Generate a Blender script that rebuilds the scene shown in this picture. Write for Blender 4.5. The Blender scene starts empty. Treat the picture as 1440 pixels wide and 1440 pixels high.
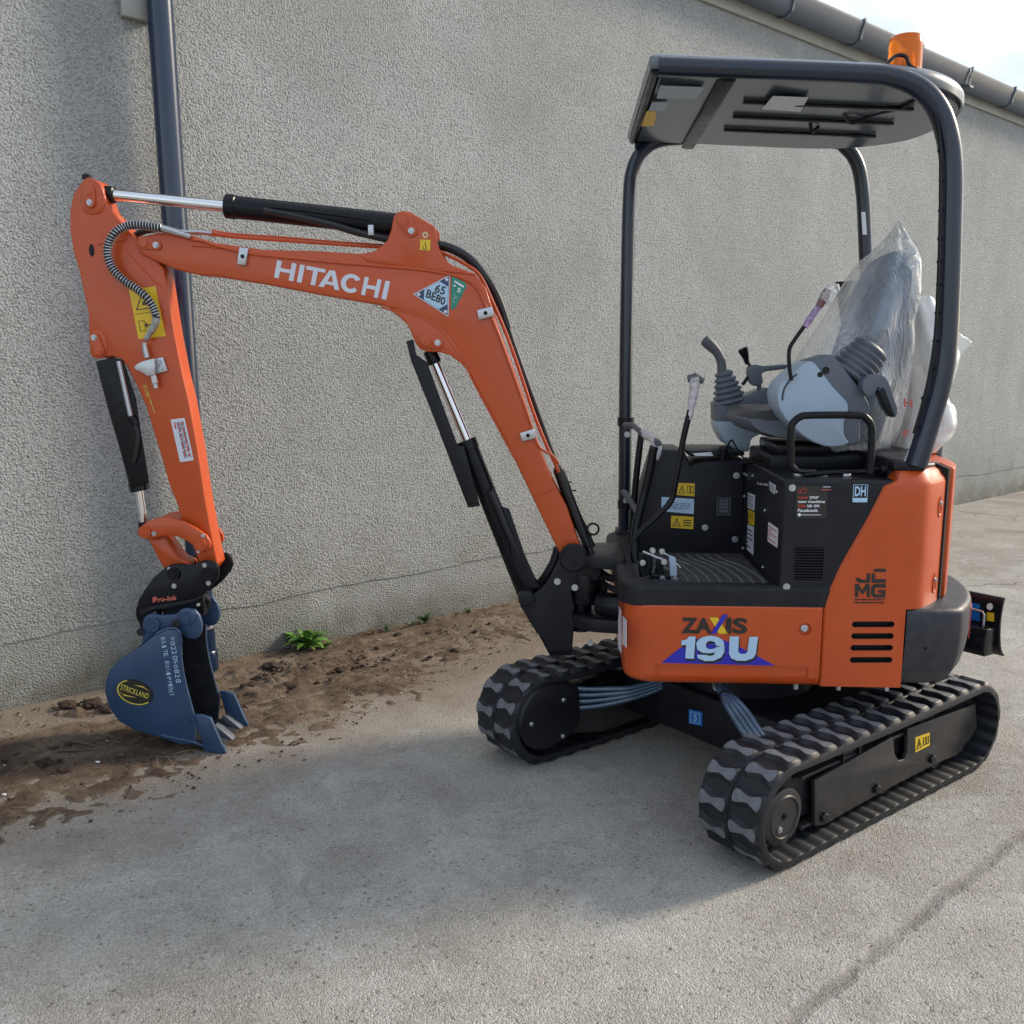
import bpy, bmesh, math, random
from mathutils import Vector, Matrix, noise
R = math.radians
random.seed(7)
sc = bpy.context.scene
C = sc.collection

# ------------------------------------------------------------------ camera
CAM_H, FOC, HORIZ = 1.47, 1300.0, 508.0            # metres, pixels of the 1440 px photograph
PITCH = math.atan((720 - HORIZ) / FOC)
cd = bpy.data.cameras.new('camera'); cam = bpy.data.objects.new('camera', cd); C.objects.link(cam)
cam.location = (0, 0, CAM_H); cam.rotation_euler = (math.pi/2 - PITCH, 0, 0)
cd.sensor_width = 36; cd.lens = 36 * FOC / 1440; cd.clip_start = 0.05; cd.clip_end = 600
sc.camera = cam

# ------------------------------------------------------------------ sky, sun, exposure
SUN_AZ, SUN_EL = 67.0, 28.0                        # azimuth clockwise from +Y
w = bpy.data.worlds.new('World'); sc.world = w; w.use_nodes = True
nt = w.node_tree; nt.nodes.clear()
out = nt.nodes.new('ShaderNodeOutputWorld'); bg = nt.nodes.new('ShaderNodeBackground')
sky = nt.nodes.new('ShaderNodeTexSky'); sky.sky_type = 'NISHITA'; sky.sun_disc = False
sky.sun_elevation = R(SUN_EL); sky.sun_rotation = R(SUN_AZ)
sky.air_density = 1.0; sky.dust_density = 1.6; sky.ozone_density = 1.5
tc = nt.nodes.new('ShaderNodeTexCoord')
mp = nt.nodes.new('ShaderNodeMapping'); mp.inputs['Scale'].default_value = (1.0, 1.0, 2.6); mp.inputs['Location'].default_value = (.9, .4, .5)
nz = nt.nodes.new('ShaderNodeTexNoise'); nz.inputs['Scale'].default_value = 2.2; nz.inputs['Detail'].default_value = 7; nz.inputs['Roughness'].default_value = .55
rp = nt.nodes.new('ShaderNodeValToRGB'); rp.color_ramp.elements[0].position = .36; rp.color_ramp.elements[1].position = .50
nz2 = nt.nodes.new('ShaderNodeTexNoise'); nz2.inputs['Scale'].default_value = 5.0; nz2.inputs['Detail'].default_value = 5
rp2 = nt.nodes.new('ShaderNodeValToRGB')
rp2.color_ramp.elements[0].position = .40; rp2.color_ramp.elements[0].color = (2.4, 2.8, 3.4, 1)
rp2.color_ramp.elements[1].position = .62; rp2.color_ramp.elements[1].color = (4.0, 4.1, 4.1, 1)
mx = nt.nodes.new('ShaderNodeMix'); mx.data_type = 'RGBA'
fac = nt.nodes.new('ShaderNodeMath'); fac.operation = 'MULTIPLY'; fac.inputs[1].default_value = .90
L_ = nt.links.new
L_(tc.outputs['Generated'], mp.inputs['Vector']); L_(mp.outputs[0], nz.inputs['Vector']); L_(mp.outputs[0], nz2.inputs['Vector'])
L_(nz.outputs['Fac'], rp.inputs[0]); L_(rp.outputs[0], fac.inputs[0]); L_(fac.outputs[0], mx.inputs[0])
L_(nz2.outputs['Fac'], rp2.inputs[0])
L_(sky.outputs[0], mx.inputs[6]); L_(rp2.outputs[0], mx.inputs[7]); L_(mx.outputs[2], bg.inputs[0])
bg.inputs[1].default_value = 0.15
L_(bg.outputs[0], out.inputs[0])
sd = bpy.data.lights.new('sun', 'SUN'); sun = bpy.data.objects.new('sun', sd); C.objects.link(sun)
sd.energy = 2.2; sd.angle = R(11.0); sd.color = (1.0, .86, .67)
sv = Vector((math.sin(R(SUN_AZ))*math.cos(R(SUN_EL)), math.cos(R(SUN_AZ))*math.cos(R(SUN_EL)), math.sin(R(SUN_EL))))
sun.rotation_euler = sv.to_track_quat('Z', 'Y').to_euler(); sun.location = sv*30
sc.view_settings.view_transform = 'Standard'; sc.view_settings.look = 'None'
sc.view_settings.gamma = 1; sc.view_settings.exposure = 0.95; sc.view_settings.use_curve_mapping = False

# ------------------------------------------------------------------ frames: measured directions of the place
class Frame:
    """a local frame (origin, heading); .at() reads where a sight line of the photograph meets a plane of it"""
    def __init__(s, o, ang):
        s.M = Matrix.Translation(o) @ Matrix.Rotation(ang, 4, 'Z'); s.I = s.M.inverted()
        c, sn = math.cos(PITCH), math.sin(PITCH); s.c, s.s = c, sn
    def at(s, px, py, v, ax='y'):
        x = (px-720)/FOC; y = (720-py)/FOC
        d = Vector((x, s.c + y*s.s, -s.s + y*s.c)); d = s.I.to_3x3() @ d
        o = s.I @ Vector((0, 0, CAM_H)); k = 'xyz'.index(ax)
        return o + d*((v-o[k])/d[k])
UP = Frame(Vector((.874, 3.345, 0)), R(177))         # upper structure: x forward, y to the operator's left
TRK_A = 53.0
TR = Frame(Vector((.796, 2.485, 0)), R(90-TRK_A))     # undercarriage: x along the tracks, y across
WL = Frame(Vector((-2.18, 3.748, 0)), R(90-49.92))    # wall: x along, -y out of the wall
def Q(px, py, y): return UP.at(px, py, y)
def P2(pts, y, fr=UP): return [(lambda v: (v.x, v.z))(fr.at(a, b, y)) for a, b in pts]

# ------------------------------------------------------------------ materials
MATS = {}
def mat(name, col, rough=.5, metal=0, coat=0, spec=.5, var=0, vscale=6, bump=0, bscale=200, bdist=.001, dust=0, dustcol=(.35,.31,.26), rvar=0, detail=4):
    m = bpy.data.materials.new(name); m.use_nodes = True; MATS[name] = m
    n = m.node_tree.nodes; l = m.node_tree.links; b = n['Principled BSDF']
    b.inputs['Base Color'].default_value = (*col, 1); b.inputs['Roughness'].default_value = rough
    b.inputs['Metallic'].default_value = metal; b.inputs['Coat Weight'].default_value = coat
    b.inputs['Coat Roughness'].default_value = .12; b.inputs['Specular IOR Level'].default_value = spec
    t = n.new('ShaderNodeTexCoord')
    if var or dust or rvar:
        a = n.new('ShaderNodeTexNoise'); a.inputs['Scale'].default_value = vscale; a.inputs['Detail'].default_value = 6; a.inputs['Roughness'].default_value = .65
        l.new(t.outputs['Object'], a.inputs['Vector'])
        r = n.new('ShaderNodeValToRGB'); r.color_ramp.elements[0].position = .3; r.color_ramp.elements[1].position = .7
        r.color_ramp.elements[0].color = (*[c*(1-var) for c in col], 1); r.color_ramp.elements[1].color = (*[min(1, c*(1+var)) for c in col], 1)
        l.new(a.outputs['Fac'], r.inputs[0]); src = r.outputs[0]
        if dust:
            d = n.new('ShaderNodeTexNoise'); d.inputs['Scale'].default_value = vscale*2.3; d.inputs['Detail'].default_value = 8; d.inputs['Roughness'].default_value = .75
            l.new(t.outputs['Object'], d.inputs['Vector'])
            g = n.new('ShaderNodeMapRange'); g.inputs[1].default_value = .42; g.inputs[2].default_value = .78; g.inputs[4].default_value = dust
            l.new(d.outputs['Fac'], g.inputs[0]); x = n.new('ShaderNodeMix'); x.data_type = 'RGBA'
            l.new(g.outputs[0], x.inputs[0]); l.new(src, x.inputs[6]); x.inputs[7].default_value = (*dustcol, 1); src = x.outputs[2]
        l.new(src, b.inputs['Base Color'])
        if rvar:
            g = n.new('ShaderNodeMapRange'); g.inputs[1].default_value = .3; g.inputs[2].default_value = .7
            g.inputs[3].default_value = rough-rvar; g.inputs[4].default_value = rough+rvar
            l.new(a.outputs['Fac'], g.inputs[0]); l.new(g.outputs[0], b.inputs['Roughness'])
    if bump:
        a = n.new('ShaderNodeTexNoise'); a.inputs['Scale'].default_value = bscale; a.inputs['Detail'].default_value = detail
        l.new(t.outputs['Object'], a.inputs['Vector']); u = n.new('ShaderNodeBump'); u.inputs['Strength'].default_value = bump; u.inputs['Distance'].default_value = bdist
        l.new(a.outputs['Fac'], u.inputs['Height']); l.new(u.outputs[0], b.inputs['Normal'])
    return m
ORANGE = mat('orange_paint', (.51, .071, .010), .33, coat=.25, spec=.4, var=.06, vscale=4, bump=.10, bscale=260, dust=.12, dustcol=(.42,.17,.08), rvar=.10)
BLACK = mat('black_paint', (.004, .005, .008), .30, spec=.25, var=.2, vscale=9, bump=.1, bscale=300, dust=.04, dustcol=(.16,.15,.14), rvar=.08)
SATIN = mat('satin_black_steel', (.007, .008, .012), .42, spec=.28, var=.2, vscale=12, bump=.2, bscale=160, dust=.05, dustcol=(.17,.15,.13), rvar=.08)
FRAMEGREY = mat('track_frame_paint', (.020, .019, .021), .42, var=.15, vscale=7, bump=.15, bscale=200, dust=.18, dustcol=(.17,.15,.13), rvar=.08)
PLAS = mat('black_plastic', (.010, .011, .015), .50, spec=.28, var=.15, vscale=10, bump=.35, bscale=900, bdist=.0006, dust=.10, dustcol=(.15,.14,.13))
PANEL = mat('black_panel_plastic', (.010, .011, .017), .40, spec=.28, var=.15, vscale=5, bump=.3, bscale=1100, bdist=.0005, dust=.08, dustcol=(.14,.13,.12))
CWT = mat('counterweight_plastic', (.022, .024, .034), .46, spec=.4, var=.12, vscale=5, bump=.3, bscale=700, bdist=.0006, dust=.2, dustcol=(.20,.19,.17))
FLOOR = mat('dusty_floor_rubber', (.045, .045, .047), .7, var=.25, vscale=12, bump=.4, bscale=300, dust=.45, dustcol=(.17,.165,.15))
RIBM = mat('worn_rib_rubber', (.13, .13, .13), .6, var=.4, vscale=40)
RUB = mat('track_rubber', (.010, .012, .017), .52, spec=.4, var=.25, vscale=14, bump=.35, bscale=350, dust=.14, dustcol=(.08,.075,.07), rvar=.08)
LUGTOP = mat('lug_top_rubber', (.13, .14, .16), .62, var=.3, vscale=60, bump=.6, bscale=420, dust=.35, dustcol=(.16,.15,.14))
HOSE = mat('hydraulic_hose', (.008, .009, .012), .42, bump=.3, bscale=500, var=.2, vscale=20)
HOSEB = mat('glossy_hose_sleeve', (.035, .075, .13), .22, coat=1.0, var=.25, vscale=25, bump=.4, bscale=120)
CHROME = mat('chrome_rod', (.75, .76, .78), .10, metal=1, rvar=.03, vscale=30)
ZINC = mat('zinc_plated_steel', (.50, .52, .55), .34, metal=.9, var=.1, vscale=60, rvar=.08)
SPRING = mat('silver_spring_guard', (.55, .57, .60), .3, metal=.8)
BLUE = mat('blue_bucket_paint', (.020, .052, .120), .42, coat=.15, var=.16, vscale=7, bump=.25, bscale=120, dust=.10, dustcol=(.12,.15,.20), rvar=.08)
BUCKIN = mat('bucket_shade_and_dark_paint', (.004, .007, .014), .6, var=.25, vscale=9, bump=.3, bscale=100, dust=.25, dustcol=(.11,.09,.07))  # near-black: shade inside the bucket put into the colour, along with dark paint
TOOTH = mat('tooth_steel', (.13, .15, .19), .42, metal=.4, var=.2, vscale=30, dust=.2, dustcol=(.2,.17,.13))
GREYL = mat('sky_tinted_grey_plastic', (.33, .42, .53), .42, var=.03, vscale=5, bump=.2, bscale=900, bdist=.0004)  # light grey with the blue of reflected sky mixed into its colour
GREYM = mat('mid_grey_plastic', (.105, .125, .155), .5, var=.06, vscale=8, bump=.25, bscale=800, bdist=.0005)
GREYD = mat('dark_grey_rubber', (.085, .093, .105), .55, var=.1, vscale=10, bump=.25, bscale=500)
SEATM = mat('seat_vinyl', (.040, .042, .046), .42, var=.1, vscale=10, bump=.5, bscale=350)
SEATB = mat('seat_back_fabric', (.055, .115, .21), .7, var=.2, vscale=20, bump=.4, bscale=300)
CANU = mat('canopy_liner', (.065, .085, .115), .30, coat=.35, var=.08, vscale=4, bump=.15, bscale=200)
CANT = mat('canopy_shell', (.12, .14, .16), .35, coat=.3, var=.06, vscale=5, bump=.1, bscale=200)
STEELB = mat('canopy_tube_paint', (.006, .014, .032), .28, coat=.3, var=.1, vscale=8, bump=.08, bscale=200)
WHITE = mat('white_vinyl', (.72, .74, .78), .45)
SILVER = mat('silver_vinyl', (.62, .66, .74), .4)
YELLOW = mat('yellow_vinyl', (.75, .50, .02), .4, var=.04)
PALEB = mat('pale_blue_vinyl', (.42, .60, .80), .4)
DBLUE = mat('blue_vinyl', (.02, .02, .42), .4)
MBLUE = mat('bright_blue_vinyl', (.01, .16, .55), .4)
NAVY = mat('navy_vinyl', (.03, .06, .13), .4)
GREEN = mat('green_vinyl', (.02, .24, .17), .4)
INK = mat('black_print', (.02, .017, .015), .45)
REDV = mat('red_print', (.62, .05, .03), .45)
PINK = mat('pale_red_vinyl', (.55, .12, .10), .4)
YTXT = mat('yellow_print', (.60, .50, .08), .5)
REFL = mat('red_reflector', (.55, .03, .03), .25, coat=.6)
DARK = mat('dark_recess', (.010, .010, .011), .8)
PIPEM = mat('black_drainpipe_plastic', (.004, .017, .050), .24, coat=.5, var=.15, vscale=6, bump=.1, bscale=60)
GUTM = mat('grey_gutter_plastic', (.075, .095, .125), .38, var=.12, vscale=4, bump=.15, bscale=50)
FASC = mat('fascia_board', (.36, .36, .34), .7, var=.12, vscale=3, bump=.3, bscale=80, dust=.3, dustcol=(.2,.19,.16))
ROOFM = mat('fibre_cement_roof', (.22, .22, .21), .8, var=.2, vscale=3, bump=.4, bscale=60)
GREENL = mat('weed_leaf', (.085, .19, .030), .5, var=.35, vscale=30, bump=.3, bscale=80)
GREEND = mat('dark_weed_leaf', (.045, .085, .030), .6, var=.3, vscale=30)
CLOD = mat('dark_soil_clod', (.040, .025, .018), .95, var=.4, vscale=40, bump=.9, bscale=120, bdist=.006)
TWIG = mat('dead_twig', (.10, .07, .045), .8, var=.3, vscale=30)
PEB = mat('pale_pebble', (.30, .28, .25), .8, var=.35, vscale=30, bump=.4, bscale=200)
MOTH = mat('motor_cover_paint', (.005, .006, .009), .40, spec=.4, var=.2, vscale=12, dust=.06, dustcol=(.12,.11,.10), bump=.2, bscale=150)
STUBW = mat('wrapped_grip_film', (.50, .47, .50), .25, coat=.5, var=.25, vscale=60, bump=.9, bscale=120, bdist=.004)
PURP = mat('purple_bubble_wrap', (.30, .20, .36), .25, coat=.5, var=.5, vscale=70, bump=.9, bscale=120, bdist=.004)

def amber():
    m = bpy.data.materials.new('amber_lens'); m.use_nodes = True; n = m.node_tree.nodes; b = n['Principled BSDF']
    b.inputs['Base Color'].default_value = (.95, .27, .02, 1); b.inputs['Roughness'].default_value = .18
    b.inputs['Transmission Weight'].default_value = .55; b.inputs['IOR'].default_value = 1.35
    b.inputs['Subsurface Weight'].default_value = .3; b.inputs['Subsurface Radius'].default_value = (.05, .02, .005)
    return m
AMBER = amber()
def film(name, alpha, col, scale=26):
    m = bpy.data.materials.new(name); m.use_nodes = True; n = m.node_tree.nodes; l = m.node_tree.links
    b = n['Principled BSDF']; b.inputs['Base Color'].default_value = (*col, 1); b.inputs['Roughness'].default_value = .16
    b.inputs['Coat Weight'].default_value = 1.0; b.inputs['Transmission Weight'].default_value = 0
    b.inputs['Subsurface Weight'].default_value = 0
    t = n.new('ShaderNodeTexCoord'); mpn = n.new('ShaderNodeMapping'); mpn.inputs['Scale'].default_value = (1, 1, .35)
    a = n.new('ShaderNodeTexNoise'); a.inputs['Scale'].default_value = scale; a.inputs['Detail'].default_value = 5; a.inputs['Distortion'].default_value = 1.2
    l.new(t.outputs['Object'], mpn.inputs[0]); l.new(mpn.outputs[0], a.inputs['Vector'])
    u = n.new('ShaderNodeBump'); u.inputs['Strength'].default_value = .7; u.inputs['Distance'].default_value = .010
    wv_ = n.new('ShaderNodeVectorMath'); wv_.operation = 'MULTIPLY_ADD'; l.new(a.outputs['Color'], wv_.inputs[0]); wv_.inputs[1].default_value = (.12, .12, .12); l.new(mpn.outputs[0], wv_.inputs[2])
    vo = n.new('ShaderNodeTexVoronoi'); vo.feature = 'DISTANCE_TO_EDGE'; vo.inputs['Scale'].default_value = scale*.75; l.new(wv_.outputs[0], vo.inputs['Vector'])
    cr = n.new('ShaderNodeMapRange'); cr.inputs[1].default_value = 0; cr.inputs[2].default_value = .16; cr.inputs[3].default_value = 1; cr.inputs[4].default_value = 0; l.new(vo.outputs['Distance'], cr.inputs[0])
    ad = n.new('ShaderNodeMath'); ad.operation = 'ADD'; l.new(cr.outputs[0], ad.inputs[0]); l.new(a.outputs['Fac'], ad.inputs[1]); l.new(ad.outputs[0], u.inputs['Height']); l.new(u.outputs[0], b.inputs['Normal'])
    lw = n.new('ShaderNodeLayerWeight'); lw.inputs['Blend'].default_value = .35; l.new(u.outputs[0], lw.inputs['Normal'])
    g = n.new('ShaderNodeMapRange'); g.inputs[3].default_value = alpha; g.inputs[4].default_value = min(1, alpha+.55)
    l.new(lw.outputs['Facing'], g.inputs[0])
    a2 = n.new('ShaderNodeTexNoise'); a2.inputs['Scale'].default_value = scale*.5; a2.inputs['Detail'].default_value = 6
    l.new(mpn.outputs[0], a2.inputs['Vector'])
    g2 = n.new('ShaderNodeMapRange'); g2.inputs[1].default_value = .35; g2.inputs[2].default_value = .75; g2.inputs[3].default_value = .7; g2.inputs[4].default_value = 1.5
    l.new(a2.outputs['Fac'], g2.inputs[0]); mu = n.new('ShaderNodeMath'); mu.operation = 'MULTIPLY'; mu.use_clamp = True
    l.new(g.outputs[0], mu.inputs[0]); l.new(g2.outputs[0], mu.inputs[1]); l.new(mu.outputs[0], b.inputs['Alpha'])
    return m
FILM = film('clear_plastic_film', .22, (.86, .88, .90), 17); FILM2 = film('milky_plastic_film', .66, (.84, .85, .85), 6)

# ------------------------------------------------------------------ mesh building
class MB:
    def __init__(s): s.v = []; s.f = []; s.m = []; s.cur = 0
    def add(s, vs, fs, mi=None):
        o = len(s.v); s.v += [tuple(v) for v in vs]; s.f += [tuple(i+o for i in f) for f in fs]; s.m += [s.cur if mi is None else mi]*len(fs)
    def box(s, lo, hi, M=None):
        (a, b, c), (d, e, f) = lo, hi
        vs = [Vector(p) for p in ((a,b,c),(d,b,c),(d,e,c),(a,e,c),(a,b,f),(d,b,f),(d,e,f),(a,e,f))]
        if M: vs = [M @ v for v in vs]
        s.add(vs, [(0,3,2,1),(4,5,6,7),(0,1,5,4),(1,2,6,5),(2,3,7,6),(3,0,4,7)])
    def prism(s, prof, y0, y1, ax='y'):
        """closed outline in (x,z) [ax y], (x,y) [ax z], (y,z) [ax x] swept between two values of the axis"""
        def p(a, b, t): return {'y': (a, t, b), 'z': (a, b, t), 'x': (t, a, b)}[ax]
        n = len(prof); ar = sum(prof[i][0]*prof[(i+1) % n][1]-prof[(i+1) % n][0]*prof[i][1] for i in range(n))
        if (ar < 0) != (ax == 'y'): prof = prof[::-1]
        if y0 > y1: y0, y1 = y1, y0
        vs = [p(a, b, y0) for a, b in prof] + [p(a, b, y1) for a, b in prof]
        s.add(vs, [tuple(reversed(range(n))), tuple(range(n, 2*n))] + [(i, (i+1) % n, n+(i+1) % n, n+i) for i in range(n)])
    def rings(s, rs, caps=True, close=True):
        n = len(rs[0]); vs = [p for r in rs for p in r]; fs = []
        for k in range(len(rs)-1):
            for i in range(n if close else n-1):
                j = (i+1) % n; fs.append((k*n+i, k*n+j, (k+1)*n+j, (k+1)*n+i))
        if caps: fs += [tuple(reversed(range(n))), tuple(range((len(rs)-1)*n, len(rs)*n))]
        s.add(vs, fs)
    def tube(s, pts, r, seg=10, caps=True, flat=1.0):
        pts = [Vector(p) for p in pts]; rr = r if isinstance(r, (list, tuple)) else [r]*len(pts)
        rs = []; up = None
        for i, p in enumerate(pts):
            d = (pts[min(i+1, len(pts)-1)] - pts[max(i-1, 0)]).normalized()
            if up is None:
                up = Vector((0, 0, 1)) if abs(d.z) < .9 else Vector((0, 1, 0))
            up = (up - d*up.dot(d)).normalized(); sd_ = d.cross(up)
            rs.append([p + (sd_*math.cos(2*math.pi*k/seg) + up*math.sin(2*math.pi*k/seg)*flat)*rr[i] for k in range(seg)])
        s.rings(rs, caps)
    def cyl(s, a, b, r, seg=20, r2=None): s.tube([a, b], [r, r if r2 is None else r2], seg)
    def lathe(s, o, d, prof, seg=24):
        d = Vector(d).normalized(); u = (Vector((0, 0, 1)) if abs(d.z) < .9 else Vector((1, 0, 0))); u = (u-d*u.dot(d)).normalized(); v = d.cross(u); o = Vector(o)
        s.rings([[o + d*h + (u*math.cos(2*math.pi*k/seg)+v*math.sin(2*math.pi*k/seg))*max(r, 1e-4) for k in range(seg)] for h, r in prof])
    def make(s, name, m, parent=None, bev=0, seg=2, ang=32, M=None, solid=0):
        me = bpy.data.meshes.new(name); me.from_pydata(s.v, [], s.f)
        for mm in (m if isinstance(m, (list, tuple)) else [m]): me.materials.append(mm)
        for p, k in zip(me.polygons, s.m): p.material_index = k
        bm = bmesh.new(); bm.from_mesh(me); bmesh.ops.recalc_face_normals(bm, faces=bm.faces)
        if bev:
            es = [e for e in bm.edges if len(e.link_faces) == 2 and e.calc_face_angle(0) > R(38)]
            try: bmesh.ops.bevel(bm, geom=es, offset=bev, segments=seg, affect='EDGES', profile=.5, clamp_overlap=True)
            except Exception: pass
        for f in bm.faces: f.smooth = True
        for e in bm.edges:
            if len(e.link_faces) == 2 and e.calc_face_angle(0) > R(ang if not bev else 50): e.smooth = False
        bm.to_mesh(me); bm.free()
        o = bpy.data.objects.new(name, me); C.objects.link(o)
        if parent: o.parent = parent
        if M: o.matrix_basis = M
        return o
def link(name, me, parent, M=None):
    o = bpy.data.objects.new(name, me); C.objects.link(o); o.parent = parent
    if M: o.matrix_basis = M
    return o
def tag(o, label, cat, group=None):
    o['label'] = label; o['category'] = cat
    if group: o['group'] = group
    return o
def empty(name, loc=(0,0,0), M=None):
    o = bpy.data.objects.new(name, None); C.objects.link(o); o.location = loc; o.empty_display_size = .2
    if M: o.matrix_basis = M
    return o
def crv(pts, n=6, closed=False):
    """Catmull-Rom through the points"""
    P = [Vector(p) for p in pts]; N = len(P); o = []
    for i in range(N if closed else N-1):
        g = (lambda k: P[k % N]) if closed else (lambda k: P[min(max(k, 0), N-1)])
        a, b, c, d = g(i-1), g(i), g(i+1), g(i+2)
        for k in range(n):
            t = k/n; o.append(.5*((2*b) + (c-a)*t + (2*a-5*b+4*c-d)*t*t + (3*b-a-3*c+d)*t**3))
    if not closed: o.append(P[-1])
    return [tuple(v) for v in o]
def rnd(pts, r, n=4):
    """round every corner of a closed 2-D outline"""
    o = []; N = len(pts)
    rr = r if isinstance(r, (list, tuple)) else [r]*N
    for i in range(N):
        p = Vector(pts[i]); a = Vector(pts[i-1])-p; b = Vector(pts[(i+1) % N])-p
        d = min(rr[i], a.length*.45, b.length*.45)
        if d < 1e-4: o.append(tuple(p)); continue
        A = p + a.normalized()*d; B = p + b.normalized()*d
        for k in range(n+1):
            t = k/n; o.append(tuple(A*(1-t)**2 + p*2*t*(1-t) + B*t*t))
    return o
def arcpts(cx, cy, r, a0, a1, n): return [(cx+r*math.cos(R(a0+(a1-a0)*k/n)), cy+r*math.sin(R(a0+(a1-a0)*k/n))) for k in range(n+1)]
def circ(c, r, n=20): return arcpts(c[0], c[1], r, 0, 360*(n-1)/n, n-1)
def cut(o, cutters):
    """boolean the recess shapes out of a mesh and drop the cutters"""
    for c in cutters:
        md = o.modifiers.new('b', 'BOOLEAN'); md.operation = 'DIFFERENCE'; md.object = c; md.solver = 'EXACT'
        try: md.material_mode = 'TRANSFER'
        except Exception: pass
    bpy.context.view_layer.update()
    dg = bpy.context.evaluated_depsgraph_get(); me = bpy.data.meshes.new_from_object(o.evaluated_get(dg))
    o.modifiers.clear(); old = o.data; o.data = me; bpy.data.meshes.remove(old)
    for c in cutters: bpy.data.objects.remove(c, do_unlink=True)
    bm = bmesh.new(); bm.from_mesh(me)
    for f in bm.faces: f.smooth = True
    for e in bm.edges: e.smooth = not (len(e.link_faces) == 2 and e.calc_face_angle(0) > R(28))
    bm.to_mesh(me); bm.free()
    wn = o.modifiers.new('wn', 'WEIGHTED_NORMAL'); wn.keep_sharp = True; wn.weight = 90

def text(s, quad, m, parent, name='lettering', bold=0.0, fr=UP, ax='y', v=0.0, lift=.0012, shear=0, M=None, tofit=True, outward=1):
    """flat lettering fitted to a quad (photo px: bottom-left, bottom-right, top-right, top-left) on plane ax=v"""
    cu = bpy.data.curves.new('t', 'FONT'); cu.body = s; cu.offset = bold; cu.shear = shear; cu.resolution_u = 3
    to = bpy.data.objects.new('t', cu); C.objects.link(to); bpy.context.view_layer.update()
    me = bpy.data.meshes.new_from_object(to.evaluated_get(bpy.context.evaluated_depsgraph_get())); bpy.data.objects.remove(to)
    xs = [q.co.x for q in me.vertices]; ys = [q.co.y for q in me.vertices]
    if not xs: return None
    x0, x1, y0, y1 = min(xs), max(xs), min(ys), max(ys)
    c = [fr.at(a, b, v, ax) for a, b in quad]
    n = (c[1]-c[0]).cross(c[3]-c[0]).normalized()
    for q in me.vertices:
        a = (q.co.x-x0)/(x1-x0); b = (q.co.y-y0)/(y1-y0)
        q.co = c[0]*(1-a)*(1-b) + c[1]*a*(1-b) + c[2]*a*b + c[3]*(1-a)*b + n*lift
    me.materials.clear(); me.materials.append(m)
    o = bpy.data.objects.new(name, me); C.objects.link(o); o.parent = parent
    if M: o.matrix_basis = M
    return o
def patch(name, poly, m, parent, fr=UP, ax='y', v=0.0, t=.001, lift=.0, M=None, rad=0):
    """thin sticker: outline in photo px on plane ax=v, towards the viewer"""
    c = [fr.at(a, b, v, ax) for a, b in poly]
    cen = sum(c, Vector())/len(c); n = (c[1]-c[0]).cross(c[2]-c[1]).normalized()
    cl = fr.I @ Vector((0, 0, CAM_H))
    if n.dot(cl-cen) < 0: n = -n
    b = MB(); k = len(c)
    lo = [p + n*(lift) for p in c]; hi = [p + n*(lift+t) for p in c]
    b.add(lo+hi, [tuple(range(k, 2*k))] + [(i, (i+1) % k, k+(i+1) % k, k+i) for i in range(k)])
    return b.make(name, m, parent, M=M)
def sub(quad, a0, b0, a1, b1):
    """sub-rectangle of a px quad (bl, br, tr, tl)"""
    def f(a, b):
        q = [Vector(p) for p in quad]; return tuple(q[0]*(1-a)*(1-b)+q[1]*a*(1-b)+q[2]*a*b+q[3]*(1-a)*b)
    return [f(a0, b0), f(a1, b0), f(a1, b1), f(a0, b1)]
def outline(name, poly, wd, m, parent, lift=.0015, **k):
    """a printed outline, wd px wide"""
    P = [Vector(p) for p in poly]; c = sum(P, Vector((0, 0)))/len(P); Nn = len(P)
    for i in range(Nn):
        a, b = P[i], P[(i+1) % Nn]; d = (b-a).normalized(); n = Vector((-d.y, d.x))
        if n.dot(c-a) < 0: n = -n
        patch(name, [tuple(a), tuple(b), tuple(b+n*wd), tuple(a+n*wd)], m, parent, lift=lift, **k)
def warn(quad, parent, sym='book', name='warning_label', **k):
    """yellow warning label with a black triangle and a pictogram"""
    o = patch(name, quad, YELLOW, parent, **k)
    kk = dict(k); kk.pop('M', None)
    M = k.get('M')
    t = sub(quad, .06, .16, .44, .84); tri = [t[0], t[1], tuple((Vector(t[2])+Vector(t[3]))/2)]
    wd = max(.7, (Vector(quad[1])-Vector(quad[0])).length*.03)
    outline('pictogram', tri, wd, INK, o, **kk)
    patch('pictogram', sub(t, .46, .18, .54, .6), INK, o, lift=.0015, **kk)
    if sym == 'book':
        outline('pictogram', sub(quad, .54, .22, .74, .78), wd, INK, o, **kk); outline('pictogram', sub(quad, .74, .22, .93, .78), wd, INK, o, **kk)
    else:
        for j in range(3): patch('pictogram', sub(quad, .54, .25+.2*j, .90, .33+.2*j), INK, o, lift=.0015, **kk)
    return o
def lines(quad, n, m, parent, x0=.08, x1=.92, y0=.1, y1=.9, th=.35, seed=1, **k):
    """small print too small to read: broken strokes"""
    rg = random.Random(seed); b = MB(); kk = dict(k); fr = kk.get('fr', UP); ax = kk.get('ax', 'y'); v = kk.get('v', 0)
    cl = fr.I @ Vector((0, 0, CAM_H))
    for i in range(n):
        yy = y1-(i+.5)*(y1-y0)/n; h = (y1-y0)/n*th/2; x = x0
        while x < x1-.03:
            e = min(x1, x+rg.uniform(.05, .22))
            c = [fr.at(a, c_, v, ax) for a, c_ in sub(quad, x, yy-h, e, yy+h)]
            nn = (c[1]-c[0]).cross(c[2]-c[1]).normalized()
            if nn.dot(cl-c[0]) < 0: nn = -nn
            b.add([p+nn*.0022 for p in c], [(0, 1, 2, 3)]); x = e+rg.uniform(.02, .05)
            if rg.random() < .08: break
    return b.make('small_print', m, parent)

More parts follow.
